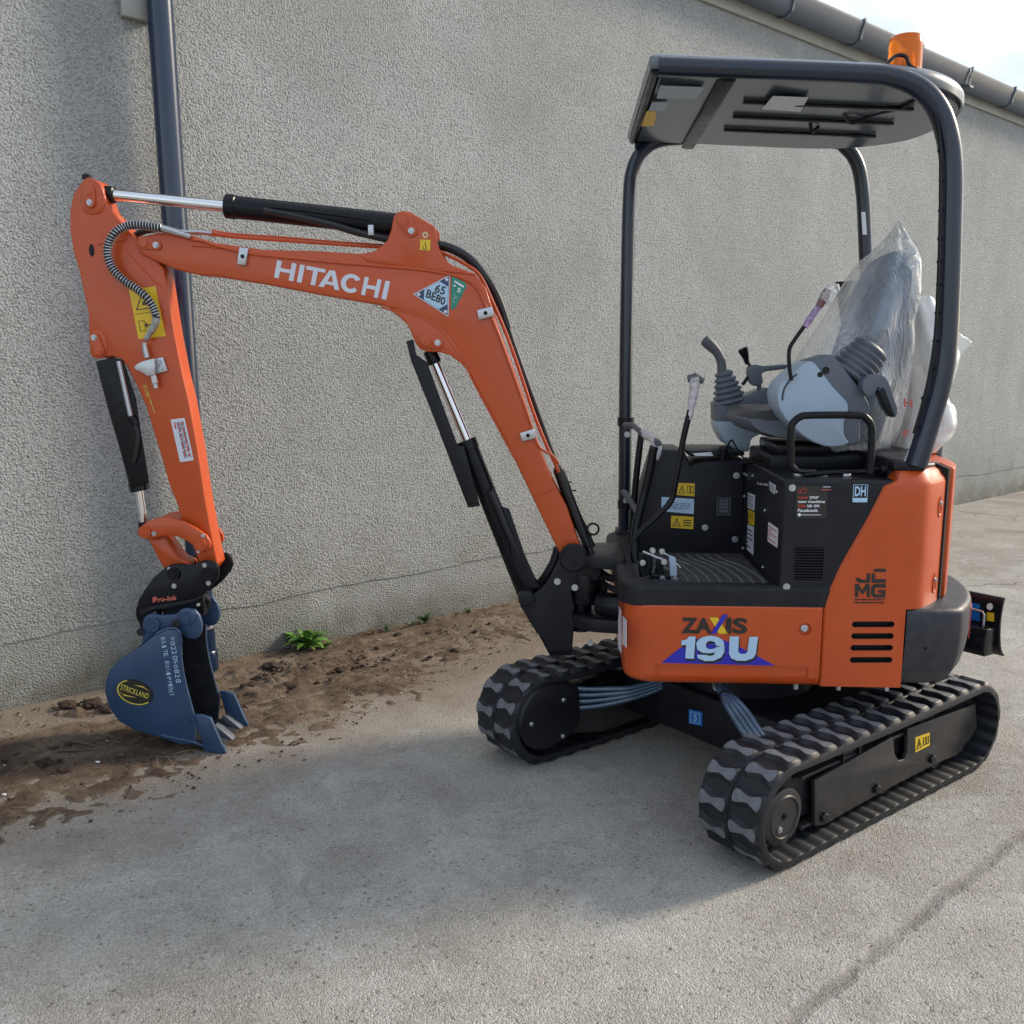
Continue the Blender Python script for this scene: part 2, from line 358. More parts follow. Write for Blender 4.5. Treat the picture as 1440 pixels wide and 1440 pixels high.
# ================================================================== THE SETTING
def shader(name):
    m = bpy.data.materials.new(name); m.use_nodes = True
    return m, m.node_tree.nodes, m.node_tree.links, m.node_tree.nodes['Principled BSDF']
def N_(n, l, kind, ins=None, **props):
    x = n.new(kind)
    for k, v in props.items(): setattr(x, k, v)
    for k, v in (ins or {}).items():
        if isinstance(v, bpy.types.NodeSocket): l.new(v, x.inputs[k])
        else: x.inputs[k].default_value = v
    return x
def ramp(n, l, src, stops):
    r = n.new('ShaderNodeValToRGB'); e = r.color_ramp.elements
    while len(e) > len(stops): e.remove(e[-1])
    while len(e) < len(stops): e.new(.5)
    for a, (p, c) in zip(e, stops): a.position = p; a.color = (*c, 1) if len(c) == 3 else c
    l.new(src, r.inputs[0]); return r.outputs[0]
def mixc(n, l, f, a, b, mode='MIX'):
    x = n.new('ShaderNodeMix'); x.data_type = 'RGBA'; x.blend_type = mode
    for i, v in ((0, f), (6, a), (7, b)):
        if isinstance(v, bpy.types.NodeSocket): l.new(v, x.inputs[i])
        else: x.inputs[i].default_value = v if i == 0 else (*v, 1)
    return x.outputs[2]
def noise_(n, l, vec, sc_, det=5, ro=.55, dist=0):
    return N_(n, l, 'ShaderNodeTexNoise', {'Vector': vec, 'Scale': sc_, 'Detail': det, 'Roughness': ro, 'Distortion': dist}).outputs['Fac']
def rng(n, l, src, a, b, c=0., d=1.):
    return N_(n, l, 'ShaderNodeMapRange', {0: src, 1: a, 2: b, 3: c, 4: d}).outputs[0]
def math_(n, l, op, a, b=0.):
    return N_(n, l, 'ShaderNodeMath', {0: a, 1: b}, operation=op).outputs[0]

# --- roughcast wall
def wall_mat():
    m, n, l, b = shader('roughcast_render'); t = n.new('ShaderNodeTexCoord').outputs['Object']
    f1 = noise_(n, l, t, 118, 2, .5, .1); f2 = noise_(n, l, t, 260, 2, .6)
    vg = N_(n, l, 'ShaderNodeTexVoronoi', {'Vector': t, 'Scale': 120.0, 'Smoothness': .5}, feature='SMOOTH_F1')
    big = noise_(n, l, t, 1.1, 6, .6); mid = noise_(n, l, t, 6, 6, .65)
    col = ramp(n, l, big, [(.30, (.380, .405, .415)), (.7, (.475, .495, .50))])
    col = mixc(n, l, rng(n, l, mid, .5, .8, 0, .3), col, (.30, .32, .33))
    col = mixc(n, l, rng(n, l, f1, .34, .50, .62, 0), col, (.15, .15, .145))
    sp = n.new('ShaderNodeSeparateXYZ'); l.new(t, sp.inputs[0]); z = sp.outputs[2]
    low = math_(n, l, 'MULTIPLY', rng(n, l, z, .75, 0.05, 0, 1), rng(n, l, noise_(n, l, t, 2.5, 7, .65), .36, .60, .15, 1))
    col = mixc(n, l, math_(n, l, 'MULTIPLY', low, .62), col, (.165, .17, .115))
    foot = math_(n, l, 'MULTIPLY', rng(n, l, z, .20, 0.0, 0, 1), rng(n, l, mid, .35, .6, .3, 1))
    col = mixc(n, l, math_(n, l, 'MULTIPLY', foot, .75), col, (.085, .078, .055))
    pt_ = noise_(n, l, N_(n, l, 'ShaderNodeVectorMath', {0: t, 1: (3.3, 0, 1.7)}).outputs[0], .55, 7, .68, .5)
    col = mixc(n, l, rng(n, l, pt_, .47, .66, 0, .5), col, (.29, .29, .275))
    mp9 = N_(n, l, 'ShaderNodeMapping', {0: t}); mp9.inputs['Scale'].default_value = (1, 1, .5)
    spx = rng(n, l, noise_(n, l, mp9.outputs[0], 4.5, 8, .78, .4), .60, .72, 0, .5)
    col = mixc(n, l, math_(n, l, 'MULTIPLY', spx, rng(n, l, z, 1.5, .2, .15, 1)), col, (.13, .115, .085))
    # long rain streaks
    mp = N_(n, l, 'ShaderNodeMapping', {0: t}); mp.inputs['Scale'].default_value = (3.0, 1, .22)
    col = mixc(n, l, rng(n, l, noise_(n, l, mp.outputs[0], 2.0, 6, .6), .55, .8, 0, .3), col, (.24, .235, .215))
    l.new(col, b.inputs['Base Color']); b.inputs['Roughness'].default_value = .93; b.inputs['Specular IOR Level'].default_value = .25
    h = math_(n, l, 'ADD', math_(n, l, 'MULTIPLY', ramp_f(n, l, f1), .8), math_(n, l, 'MULTIPLY', f2, .45))
    h = math_(n, l, 'SUBTRACT', h, math_(n, l, 'MULTIPLY', vg.outputs['Distance'], .8))
    u = N_(n, l, 'ShaderNodeBump', {'Strength': .9, 'Distance': .0085, 'Height': h}); l.new(u.outputs[0], b.inputs['Normal'])
    return m
def ramp_f(n, l, s): return rng(n, l, s, .34, .66)
WALLM = wall_mat()
BOT = mat('smooth_render_plinth', (.30, .29, .25), .93, var=.2, vscale=5, bump=1.0, bscale=95, bdist=.007, dust=.75, dustcol=(.15, .145, .095))

barn = empty('farm_building', M=WL.M)
tag(barn, 'long roughcast farm building with grey gutter, behind the mini digger', 'building')
X0, X1, EAVE = -5.0, 34.0, 3.84
b = MB(); b.box((X0, 0.0, -.3), (X1, .22, EAVE)); wall = b.make('wall', WALLM, barn)
# the thicker upper coat of render ends in a ragged lip a foot above the ground
b = MB(); nx = 420; top = []; lowr = []
def lip(x): return .285 + .035*noise.noise((x*1.3, 0, 0)) + .016*noise.noise((x*9, 3, 0)) + .008*noise.noise((x*31, 5, 0))
xs = [X0 + (X1-X0)*(i/nx)**1.6 for i in range(nx+1)]
for (ya, yb) in ((-.0045, -.003),):
    lo = [(x, ya, lip(x)) for x in xs]; hi = [(x, ya, EAVE-.001) for x in xs]; bk = [(x, -.0002, lip(x)) for x in xs]
    b.rings([bk, lo, hi], caps=False, close=False)
b.make('render_coat', WALLM, barn)
b = MB(); b.box((X0, -.030, EAVE), (X1, -.004, EAVE+.155)); b.make('fascia_board', FASC, barn, bev=.003)
# gutter: ogee trough
gp = [(-.034, 4.045), (-.034, 3.935), (-.06, 3.905), (-.125, 3.895), (-.165, 3.925), (-.178, 3.985), (-.196, 4.02), (-.196, 4.047), (-.188, 4.047), (-.186, 4.022), (-.168, 3.985), (-.155, 3.932), (-.122, 3.906), (-.062, 3.915), (-.044, 3.94), (-.044, 4.045)]
b = MB(); b.prism(gp, X0, X1, 'x'); gut = b.make('gutter', GUTM, barn, ang=50)
gb = [(-.030, 4.052), (-.030, 3.925), (-.06, 3.895), (-.128, 3.884), (-.175, 3.918), (-.190, 3.985), (-.206, 4.02), (-.206, 4.066), (-.196, 4.060)]
b = MB(); b.prism(gb, -.012, .012, 'x'); br = b.make('gutter_bracket', GUTM, gut); br.location.x = 5.3
for i in range(-9, 34):
    if i in (0,): continue
    link('gutter_bracket', br.data, gut, Matrix.Translation((5.3+i*.92, 0, 0)))
b = MB(); b.box((-.035, -.206, 3.888), (.035, -.030, 3.905)); b.prism([(p[0]-.0 if p[0] > -.1 else p[0]-.006, p[1]-.004) for p in gp[:9]], -.05, .05, 'x')
for xx in (8.05, 12.4, 2.0): 
    o = b.make('gutter_joint', GUTM, gut); o.location.x = xx
b = MB()
nr = 240
prof = [(X0 + (X1-X0)*i/nr, 4.075 + .022*math.sin(i*2.2)) for i in range(nr+1)]
b.rings([[(x, -.12, z) for x, z in prof], [(x, 3.4, z+.75) for x, z in prof]], caps=False, close=False)
b.rings([[(x, -.12, z) for x, z in prof], [(x, -.12, z-.008) for x, z in prof], [(x, 3.4, z+.742) for x, z in prof]], caps=False, close=False)
b.make('roof', ROOFM, barn)
b = MB(); b.box((X0, .2, EAVE-.1), (X1, 3.3, EAVE+.14)); b.make('wall_plate', FASC, barn)
bt = MB(); bt.box((X0, 3.0, -.3), (X1, 3.2, 4.5)); bt.make('rear_wall', BOT, barn)

# --- drainpipe
dp = empty('drainpipe', M=WL.M); tag(dp, 'black plastic drainpipe running down the roughcast wall behind the digger arm', 'drainpipe')
pb = WL.at(290, 955, -.10); pt = WL.at(224, 0, -.10); pd = (pt-pb).normalized()
def pp(z): return pb + pd*((z-pb.z)/pd.z)
b = MB(); b.cyl(pp(.10), pp(3.93), .0545, 28); b.make('pipe', PIPEM, dp)
b = MB(); b.lathe(pp(.02), pd, [(0, .046), (0, .062), (.09, .062), (.10, .058)], 24); b.make('pipe_shoe', PIPEM, dp, bev=.002)
for z in (.23, .27, 3.1):
    b = MB(); b.lathe(pp(z), pd, [(0, .056), (0, .0595), (.012, .0595), (.012, .056)], 24); b.make('pipe_strap', ZINC if z < 1 else PIPEM, dp)
b = MB(); c = pp(3.86); b.box((c.x-.06, c.y-.03, 3.84), (c.x+.06, c.y+.03, 3.90)); b.make('gutter_outlet', PIPEM, dp, bev=.01)
q0 = WL.at(171, 22, -.03); q1 = WL.at(205, 22, -.03)
b = MB(); b.box((q0.x, -.04, q0.z), (q1.x+.03, -.0085, q0.z+.16)); o = b.make('wall_box', FASC, None, bev=.004, M=WL.M)
tag(o, 'small pale metal plate fixed to the wall at the top of the drainpipe', 'wall plate')

# --- ground
def ground_mat():
    m, n, l, b = shader('worn_concrete'); t = n.new('ShaderNodeTexCoord').outputs['Object']
    big = noise_(n, l, t, .55, 6, .6, .4); mid = noise_(n, l, t, 3.2, 7, .68, .3); fine = noise_(n, l, t, 60, 4, .7); agg = noise_(n, l, t, 190, 3, .6)
    vo = N_(n, l, 'ShaderNodeTexVoronoi', {'Vector': t, 'Scale': 230.0}); vo2 = N_(n, l, 'ShaderNodeTexVoronoi', {'Vector': t, 'Scale': 55.0, 'Randomness': 1.0})
    col = ramp(n, l, big, [(.34, (.330, .312, .285)), (.47, (.415, .398, .365)), (.56, (.480, .462, .425)), (.68, (.405, .398, .380))])
    col = mixc(n, l, rng(n, l, mid, .46, .64, 0, .55), col, (.245, .228, .202))
    b2 = noise_(n, l, N_(n, l, 'ShaderNodeVectorMath', {0: t, 1: (7.3, 2.1, 0)}).outputs[0], .9, 7, .7, .8)
    col = mixc(n, l, rng(n, l, b2, .53, .66, 0, .5), col, (.235, .215, .188))
    mp0 = N_(n, l, 'ShaderNodeMapping', {0: t}); mp0.inputs['Rotation'].default_value = (0, 0, R(-38)); mp0.inputs['Scale'].default_value = (.35, 2.6, 1)
    col = mixc(n, l, rng(n, l, noise_(n, l, mp0.outputs[0], 1.6, 7, .7, .3), .52, .72, 0, .45), col, (.50, .49, .46))
    # pale cement-rich scuffs
    sc1 = noise_(n, l, t, 2.6, 9, .78, .5); col = mixc(n, l, rng(n, l, sc1, .50, .62, 0, .6), col, (.57, .58, .58))
    # aggregate showing
    sep = n.new('ShaderNodeSeparateXYZ'); l.new(vo.outputs['Color'], sep.inputs[0])
    col = mixc(n, l, rng(n, l, sep.outputs[0], .0, 1, .0, .52), col, ramp(n, l, sep.outputs[1], [(.0, (.09, .085, .08)), (.4, (.25, .23, .20)), (.75, (.42, .40, .37)), (1, (.75, .72, .68))]))
    sep2 = n.new('ShaderNodeSeparateXYZ'); l.new(vo2.outputs['Color'], sep2.inputs[0])
    pebble = math_(n, l, 'MULTIPLY', rng(n, l, vo2.outputs['Distance'], .30, .22), rng(n, l, sep2.outputs[2], .93, .95))
    col = mixc(n, l, math_(n, l, 'MULTIPLY', pebble, .45), col, ramp(n, l, sep2.outputs[0], [(.0, (.05, .05, .05)), (.6, (.13, .12, .11)), (1, (.6, .58, .54))]))
    # open joint across the slab on the right, and finer cracks
    g0 = Vector(GJ[0]); g1 = Vector(GJ[1]); d = (g1-g0).normalized()
    mp = N_(n, l, 'ShaderNodeMapping', {0: t}, vector_type='TEXTURE'); mp.inputs['Location'].default_value = (g0.x, g0.y, 0); mp.inputs['Rotation'].default_value = (0, 0, math.atan2(d.y, d.x))
    s2 = n.new('ShaderNodeSeparateXYZ'); l.new(mp.outputs[0], s2.inputs[0])
    wob = math_(n, l, 'MULTIPLY', math_(n, l, 'SUBTRACT', noise_(n, l, t, 7, 6, .7), .5), .06)
    dj = math_(n, l, 'ABSOLUTE', math_(n, l, 'ADD', s2.outputs[1], wob))
    joint = math_(n, l, 'MULTIPLY', rng(n, l, dj, .026, .006), rng(n, l, mid, .35, .55, .35, 1))
    col = mixc(n, l, math_(n, l, 'MULTIPLY', joint, .42), col, (.12, .105, .09))
    wv = N_(n, l, 'ShaderNodeTexVoronoi', {'Vector': N_(n, l, 'ShaderNodeVectorMath', {0: t, 1: N_(n, l, 'ShaderNodeTexNoise', {'Vector': t, 'Scale': 1.6, 'Detail': 6.0}).outputs['Color']}, operation='ADD').outputs[0], 'Scale': .42}, feature='DISTANCE_TO_EDGE')
    crack = math_(n, l, 'MULTIPLY', rng(n, l, wv.outputs['Distance'], .007, .002), rng(n, l, noise_(n, l, t, .8, 3), .48, .56))
    s3 = n.new('ShaderNodeSeparateXYZ'); l.new(t, s3.inputs[0])
    crack = math_(n, l, 'MULTIPLY', crack, rng(n, l, s3.outputs[1], 3.6, 4.6))
    col = mixc(n, l, math_(n, l, 'MULTIPLY', crack, .45), col, (.10, .09, .075))
    # earth staining next to the wall
    wm = N_(n, l, 'ShaderNodeMapping', {0: t}, vector_type='TEXTURE'); wm.inputs['Location'].default_value = (-2.18, 3.748, 0); wm.inputs['Rotation'].default_value = (0, 0, R(90-49.92))
    s4 = n.new('ShaderNodeSeparateXYZ'); l.new(wm.outputs[0], s4.inputs[0])
    dw = math_(n, l, 'MULTIPLY', s4.outputs[1], -1.0)
    st = math_(n, l, 'MULTIPLY', rng(n, l, math_(n, l, 'ADD', dw, math_(n, l, 'MULTIPLY', noise_(n, l, t, 2.4, 7, .7), -.9)), 1.15, .35), rng(n, l, s4.outputs[0], 5.5, 2.8, .25, 1))
    col = mixc(n, l, math_(n, l, 'MULTIPLY', st, .9), col, mixc(n, l, noise_(n, l, t, 9, 7, .7), (.15, .11, .082), (.27, .225, .18)))
    l.new(col, b.inputs['Base Color']); b.inputs['Roughness'].default_value = .88; b.inputs['Specular IOR Level'].default_value = .3
    h = math_(n, l, 'ADD', math_(n, l, 'MULTIPLY', vo.outputs['Distance'], -.9), math_(n, l, 'MULTIPLY', agg, .8))
    h = math_(n, l, 'ADD', h, math_(n, l, 'MULTIPLY', fine, 1.4)); h = math_(n, l, 'ADD', h, math_(n, l, 'MULTIPLY', mid, 1.6))
    h = math_(n, l, 'SUBTRACT', h, math_(n, l, 'MULTIPLY', joint, 2.5)); h = math_(n, l, 'SUBTRACT', h, math_(n, l, 'MULTIPLY', crack, 2.5))
    h = math_(n, l, 'ADD', h, math_(n, l, 'MULTIPLY', pebble, .9))
    u = N_(n, l, 'ShaderNodeBump', {'Strength': .9, 'Distance': .0060, 'Height': h}); l.new(u.outputs[0], b.inputs['Normal'])
    return m
W0F = Frame(Vector((0, 0, 0)), 0)
GJ = [tuple(W0F.at(1130, 1420, 0, 'z'))[:2] + (0,), tuple(W0F.at(1420, 1185, 0, 'z'))[:2] + (0,)]
b = MB(); b.add([(-150, -150, 0), (150, -150, 0), (150, 150, 0), (-150, 150, 0)], [(0, 1, 2, 3)])
g = b.make('ground', ground_mat()); g['kind'] = 'structure'

# --- strip of wet earth along the wall
outer = [(-120, 1262), (0, 1200), (75, 1180), (150, 1160), (250, 1118), (320, 1093), (420, 1060), (500, 1020), (545, 1003), (600, 985), (650, 955), (700, 925), (760, 900), (830, 878)]
inner = [(-120, 1048), (0, 1034), (90, 1018), (180, 1000), (235, 962), (262, 944), (300, 930), (420, 905), (600, 868), (700, 848), (830, 822)]
def strip(pts): return sorted([(lambda v: (v.x, -v.y))(WL.at(a, b_, 0, 'z')) for a, b_ in pts])
SO, SI = strip(outer), strip(inner)
def lerp(S, x):
    if x <= S[0][0]: return S[0][1]
    for (a, c), (d, e) in zip(S, S[1:]):
        if x <= d: return c + (e-c)*(x-a)/(d-a)
    return S[-1][1]
def fbm(x, y, s, o=5): return sum(noise.noise((x*s*2**k, y*s*2**k, 1.7*k))/2**k for k in range(o))
def earth_mat():
    m, n, l, b = shader('damp_earth'); t = n.new('ShaderNodeTexCoord').outputs['Object']
    a = noise_(n, l, t, 3.5, 8, .68, .5); c = noise_(n, l, t, 22, 7, .75); d = noise_(n, l, t, 130, 4, .65)
    col = ramp(n, l, a, [(.36, (.090, .060, .044)), (.48, (.155, .110, .080)), (.60, (.245, .185, .138))])
    col = mixc(n, l, rng(n, l, c, .45, .66, 0, .75), col, (.070, .047, .034))
    col = mixc(n, l, rng(n, l, d, .60, .72, 0, .5), col, (.30, .25, .20))
    sz = n.new('ShaderNodeSeparateXYZ'); l.new(t, sz.inputs[0])
    thin = math_(n, l, 'ADD', sz.outputs[2], math_(n, l, 'MULTIPLY', math_(n, l, 'SUBTRACT', noise_(n, l, t, 14, 6, .75), .5), .014))
    col = mixc(n, l, rng(n, l, thin, .0045, -.0015, 0, .7), col, (.25, .205, .16))
    lo = noise_(n, l, t, 1.3, 5, .6)
    col = mixc(n, l, rng(n, l, lo, .52, .64, 0, .4), col, (.30, .245, .19))
    col = mixc(n, l, rng(n, l, noise_(n, l, t, 9, 8, .8, 1.0), .56, .62, 0, .8), col, (.062, .036, .024))
    l.new(col, b.inputs['Base Color']); b.inputs['Roughness'].default_value = .9; b.inputs['Specular IOR Level'].default_value = .2
    h = math_(n, l, 'ADD', math_(n, l, 'MULTIPLY', c, 1.6), d)
    u = N_(n, l, 'ShaderNodeBump', {'Strength': 1.0, 'Distance': .016, 'Height': h}); l.new(u.outputs[0], b.inputs['Normal'])
    return m
b = MB(); xa, xb_, nxx, nyy = -1.9, 4.1, 620, 150; DM = 1.5; rows = []
heap = [(WL.at(px, py, 0, 'z'), r_, h_) for px, py, r_, h_ in ((405, 958, .16, .030), (370, 972, .12, .022), (432, 948, .12, .03), (345, 950, .12, .02), (130, 1000, .10, .035), (95, 1004, .08, .03), (60, 1060, .15, .015), (230, 1010, .12, .02), (470, 935, .1, .012), (300, 985, .12, .015))]
for j in range(nyy+1):
    dd = DM*j/nyy; row = []
    for i in range(nxx+1):
        x = xa + (xb_-xa)*i/nxx
        n1 = fbm(x, dd, 3.2); n2 = fbm(x+9, dd, 14, 4)
        eo = lerp(SO, x) + .05*n1 + .025*n2; ei = lerp(SI, x) - .03*n1
        k = min(1, max(-1, (eo-dd)/.34 + .5*n2 + .25*n1)); k2 = min(1, max(-1, (dd-ei)/.06)); k = min(k, k2); ke = min(1, (xb_-.1-x)/1.2)
        z = -.007 + .0125*max(k, -1)*min(1, max(ke, -.5)) + (.006*n1 + .007*n2)*max(0, k) + .0035*max(0, k)*math.sin(dd*70+2.5*n1+x*6)*(1 if x > .8 else .2)
        for c_, r_, h_ in heap:
            q2 = ((x-c_.x)**2 + (dd+c_.y)**2)/r_**2
            if q2 < 1: z += h_*(1-q2)*(.5+.9*abs(n2)+.5*n1)
        row.append((x, -dd, z))
    rows.append(row)
b.rings(rows, caps=False, close=False); o = b.make('dirt_strip', earth_mat(), M=WL.M); o['kind'] = 'structure'

# clods, pebbles, twigs
def blob(r, seed, sub_=2, rough=.35, sq=.7):
    bm = bmesh.new(); bmesh.ops.create_icosphere(bm, subdivisions=sub_, radius=r)
    for v in bm.verts:
        k = 1 + rough*noise.noise(v.co/r*1.1 + Vector((seed*3.1, 0, 0))) + rough*.5*noise.noise(v.co/r*3 + Vector((seed, 7, 0))); v.co *= k; v.co.z *= sq
    me = bpy.data.meshes.new('blob'); bm.to_mesh(me); bm.free()
    for p in me.polygons: p.use_smooth = True
    return me
clodm = [blob(.03, i, 3, .8, .6) for i in range(5)]
for me in clodm: me.materials.append(CLOD)
rg = random.Random(3)
big = [(384, 938, 1.25, 'largest dark clod on top of the muddy pile right of the bucket'), (405, 966, 1.1, 'dark clod at the front of the muddy pile right of the bucket'), (436, 946, 1.0, 'dark clod at the right end of the muddy pile, below the bright weed'), (350, 966, .9, 'dark clod at the left end of the muddy pile, beside the bucket teeth'), (478, 942, .8, 'brown clod lying alone right of the muddy pile'), (96, 992, 1.0, 'dark clod at the foot of the wall, leftmost of the three'), (132, 990, 1.1, 'largest dark clod at the foot of the wall left of the bucket'), (152, 997, .85, 'dark clod touching the wall foot just behind the bucket'), (60, 1072, .7, 'small clod on the wet mud near the left edge of the photo'), (560, 893, .7, 'small clod at the wall foot just left of the second weed'), (640, 915, .6, 'small clod on the pale dirt above the far track')]
for i, (a, c_, s, lb) in enumerate(big):
    p = W0F.at(a, c_, 0.01, 'z')
    o = bpy.data.objects.new('soil_clod', clodm[i % 5]); C.objects.link(o); o.location = (p.x, p.y, .006+.010*s); o.scale = (s*1.2, s, s*.8); o.rotation_euler = (0, 0, rg.uniform(0, 6))
    tag(o, lb, 'soil clod', 'clods of soil along the wall')
b = MB(); vs0 = [([tuple(v.co) for v in m_.vertices], [tuple(p.vertices) for p in m_.polygons]) for m_ in [blob(.5, 20+i, 1, .9, .6) for i in range(5)]]
for (a, c_, sx, sy, n_) in ((395, 952, 42, 16, 150), (120, 995, 40, 7, 30), (480, 930, 90, 22, 60), (60, 1062, 60, 20, 25), (300, 985, 60, 15, 30), (640, 890, 60, 20, 18)):
    for k in range(n_):
        p = W0F.at(a+rg.gauss(0, sx*.5), c_+rg.gauss(0, sy*.5), .008, 'z'); s = .010+.022*rg.random()**2; an = rg.uniform(0, 6.3); ca, sa = math.cos(an)*s, math.sin(an)*s; vs, fs = vs0[k % 5]
        b.add([(p.x+x*ca-y*sa, p.y+x*sa+y*ca, .008+s*.2+z*s) for x, y, z in vs], fs)
o = b.make('soil_crumbs', CLOD); o['kind'] = 'stuff'
b = MB(); pm = [blob(.5, i, 1, .4, .6) for i in range(4)]
pv = [([tuple(v.co) for v in m_.vertices], [tuple(p.vertices) for p in m_.polygons]) for m_ in pm]
for i in range(5200):
    if i < 2600:
        x = rg.uniform(-1.5, 3.8); d = rg.uniform(.02, 1)*max(.15, lerp(SO, x)); v = WL.M @ Vector((x, -d, .006)); s = rg.choice((.005, .006, .008, .012))*rg.uniform(.6, 1.3); mi = 0 if rg.random() < .75 else 1
    else:
        r_ = rg.uniform(1.2, 7)**1.0; an = R(rg.uniform(-36, 40)); v = Vector((r_*math.sin(an), r_*math.cos(an), .001)); s = rg.uniform(.0022, .005); mi = 1 if rg.random() < .6 else 2
    vs, fs = pv[i % 4]; an = rg.uniform(0, 6.3); ca, sa = math.cos(an)*s, math.sin(an)*s
    b.add([(v.x+a*ca-c_*sa, v.y+a*sa+c_*ca, v.z+e*s*.9) for a, c_, e in vs], fs, mi)
o = b.make('loose_grit', [CLOD, PEB, mat('dark_grit', (.07, .065, .06), .8)]); o['kind'] = 'stuff'
b = MB()
for k in range(260):
    x = rg.uniform(-1.4, 3.6); d = rg.uniform(.02, .95)*max(.15, lerp(SO, x)); v = WL.M @ Vector((x, -d, .012)); an = rg.uniform(0, 6.3); ln_ = rg.uniform(.012, .045); dd_ = Vector((math.cos(an), math.sin(an), rg.uniform(-.1, .25)))*ln_
    b.tube([v-dd_, v+Vector((0, 0, .003)), v+dd_], [.0007, .0012, .0006], 4)
o = b.make('dry_straw', mat('straw', (.24, .18, .10), .8, var=.4, vscale=40)); o['kind'] = 'stuff'
for i, (a, c_, an, ln) in enumerate([(722, 945, .5, .07), (735, 902, 2.6, .05), (320, 998, .3, .10), (95, 1062, .2, .12), (108, 1050, 2.9, .08), (540, 912, .4, .06)]):
    p = W0F.at(a, c_, 0, 'z'); bb = MB(); t0 = Vector((p.x, p.y, .014)); d = Vector((math.cos(an), math.sin(an), .04))
    bb.tube([t0-d*ln, t0-d*ln*.2+Vector((0, .008, .004)), t0+d*ln*.5, t0+d*ln+Vector((.006, 0, .004))], [.0035, .004, .003, .0015], 6)
    lb = ['short dark twig on the earth just left of the far track', 'small twig lying on the pale dirt above the far track', 'thin twig on the earth beside the bucket teeth', 'longest twig on the mud left of the blue bucket', 'crooked twig on the mud left of the blue bucket, nearer the wall', 'thin twig on the dirt strip right of the weed'][i]
    tag(bb.make('twig', TWIG), lb, 'twig')
for i, (a, c_, s) in enumerate([(138, 1076, .011), (6, 1122, .011), (532, 903, .017), (600, 904, .008)]):
    p = W0F.at(a, c_, 0, 'z'); o = bpy.data.objects.new('pale_stone', pm[i].copy()); C.objects.link(o); o.data.materials.append(WHITE if i < 2 else PEB); o.location = (p.x, p.y, .013); o.scale = (s*1.8, s, s)
    tag(o, ['tiny white chip on the dark earth below the blue bucket', 'tiny white chip at the left edge of the photo', 'pale stone on the dirt beside the wall weed', 'small pale stone between the two weeds'][i], 'stone')

# weeds: rosettes of toothed leaves, each leaf its own blade
def leaf(ln, wd, seed, lobes=5):
    b = MB(); n = 11; rg_ = random.Random(seed); tw = rg_.uniform(-.5, .5); up = rg_.uniform(.5, 1.0); rows = []
    for i in range(n+1):
        t = i/n; x = ln*(t - .12*t*t*up); z = ln*(up*.75*t - .80*up*t*t) + .004
        ww = wd*(math.sin(math.pi*min(1, t*.93+.05))**.8)*(.72+.28*(1 if i % 2 else -.6)) + .0015
        yy = math.sin(t*3)*.1*ln*tw
        rows.append([(x-.006*(i % 2), yy+ww, z+ww*.35), (x, yy, z-.001), (x-.006*(i % 2), yy-ww, z+ww*.25)])
    b.rings(rows, caps=False, close=False); return b
def weed(name, px, py, n, ln, m, label, seed, d=.05):
    p = WL.at(px, py, -d); p0 = WL.M @ Vector((p.x, -d-.02, .006)); r = empty(name, p0); tag(r, label, 'weed'); rg_ = random.Random(seed)
    ms = [leaf(ln*rg_.uniform(.8, 1.1), ln*.17, seed+k).make('leaf', m, r) for k in range(5)]
    for k in range(n):
        o = ms[k] if k < 5 else link('leaf', ms[k % 5].data, r)
        s = rg_.uniform(.5, 1.05); o.rotation_euler = (rg_.uniform(-.3, .3), rg_.uniform(-.95, .0), k*2.4+rg_.uniform(-.3, .3)); o.scale = (s, s, s)
    b = MB(); b.cyl((0, 0, -.02), (0, 0, .02), .008, 8, .004); b.make('crown', m, r)
weed('weed', 428, 922, 40, .155, GREENL, 'bright green leafy weed growing at the foot of the wall right of the bucket', 5)
weed('weed', 594, 872, 20, .085, GREEND, 'smaller dark green weed at the foot of the wall halfway to the digger', 9)
weed('weed', 540, 884, 11, .055, GREEND, 'tiny flat weed at the foot of the wall between the two larger ones', 12)
weed('weed', 575, 878, 12, .06, GREEND, 'low dark weed touching the left side of the second weed', 21, .07)
weed('weed', 455, 912, 8, .05, GREENL, 'tiny bright sprig just right of the large bright weed', 24, .10)
weed('weed', 520, 890, 9, .05, TWIG, 'brown withered weed at the wall foot right of the bright weed', 31, .05)
weed('weed', 655, 852, 9, .05, GREEND, 'tiny weed at the wall foot left of the boom cylinder', 15)

# ================================================================== THE MINI EXCAVATOR
EX = empty('mini_excavator', M=UP.M)
tag(EX, 'orange and black tracked mini digger with canopy, arm and blue bucket, parked along the wall', 'mini digger')
TM = UP.I @ TR.M                                          # track frame expressed in the machine's frame
def part(b, name, m, parent=None, **k): return b.make(name, m, parent or EX, **k)
def bolt(parent, p, r=.009, h=.006, d=(0, 1, 0), m=None, name='bolt'):
    b = MB(); b.lathe(p, d, [(-.001, r*1.12), (h*.35, r*1.12), (h*.35, r*.78), (h, r*.72), (h, r*.35), (h*.6, r*.3)], 12); return b.make(name, m or ZINC, parent, ang=40)
def T(px, py, n): return TR.at(px, py, n)

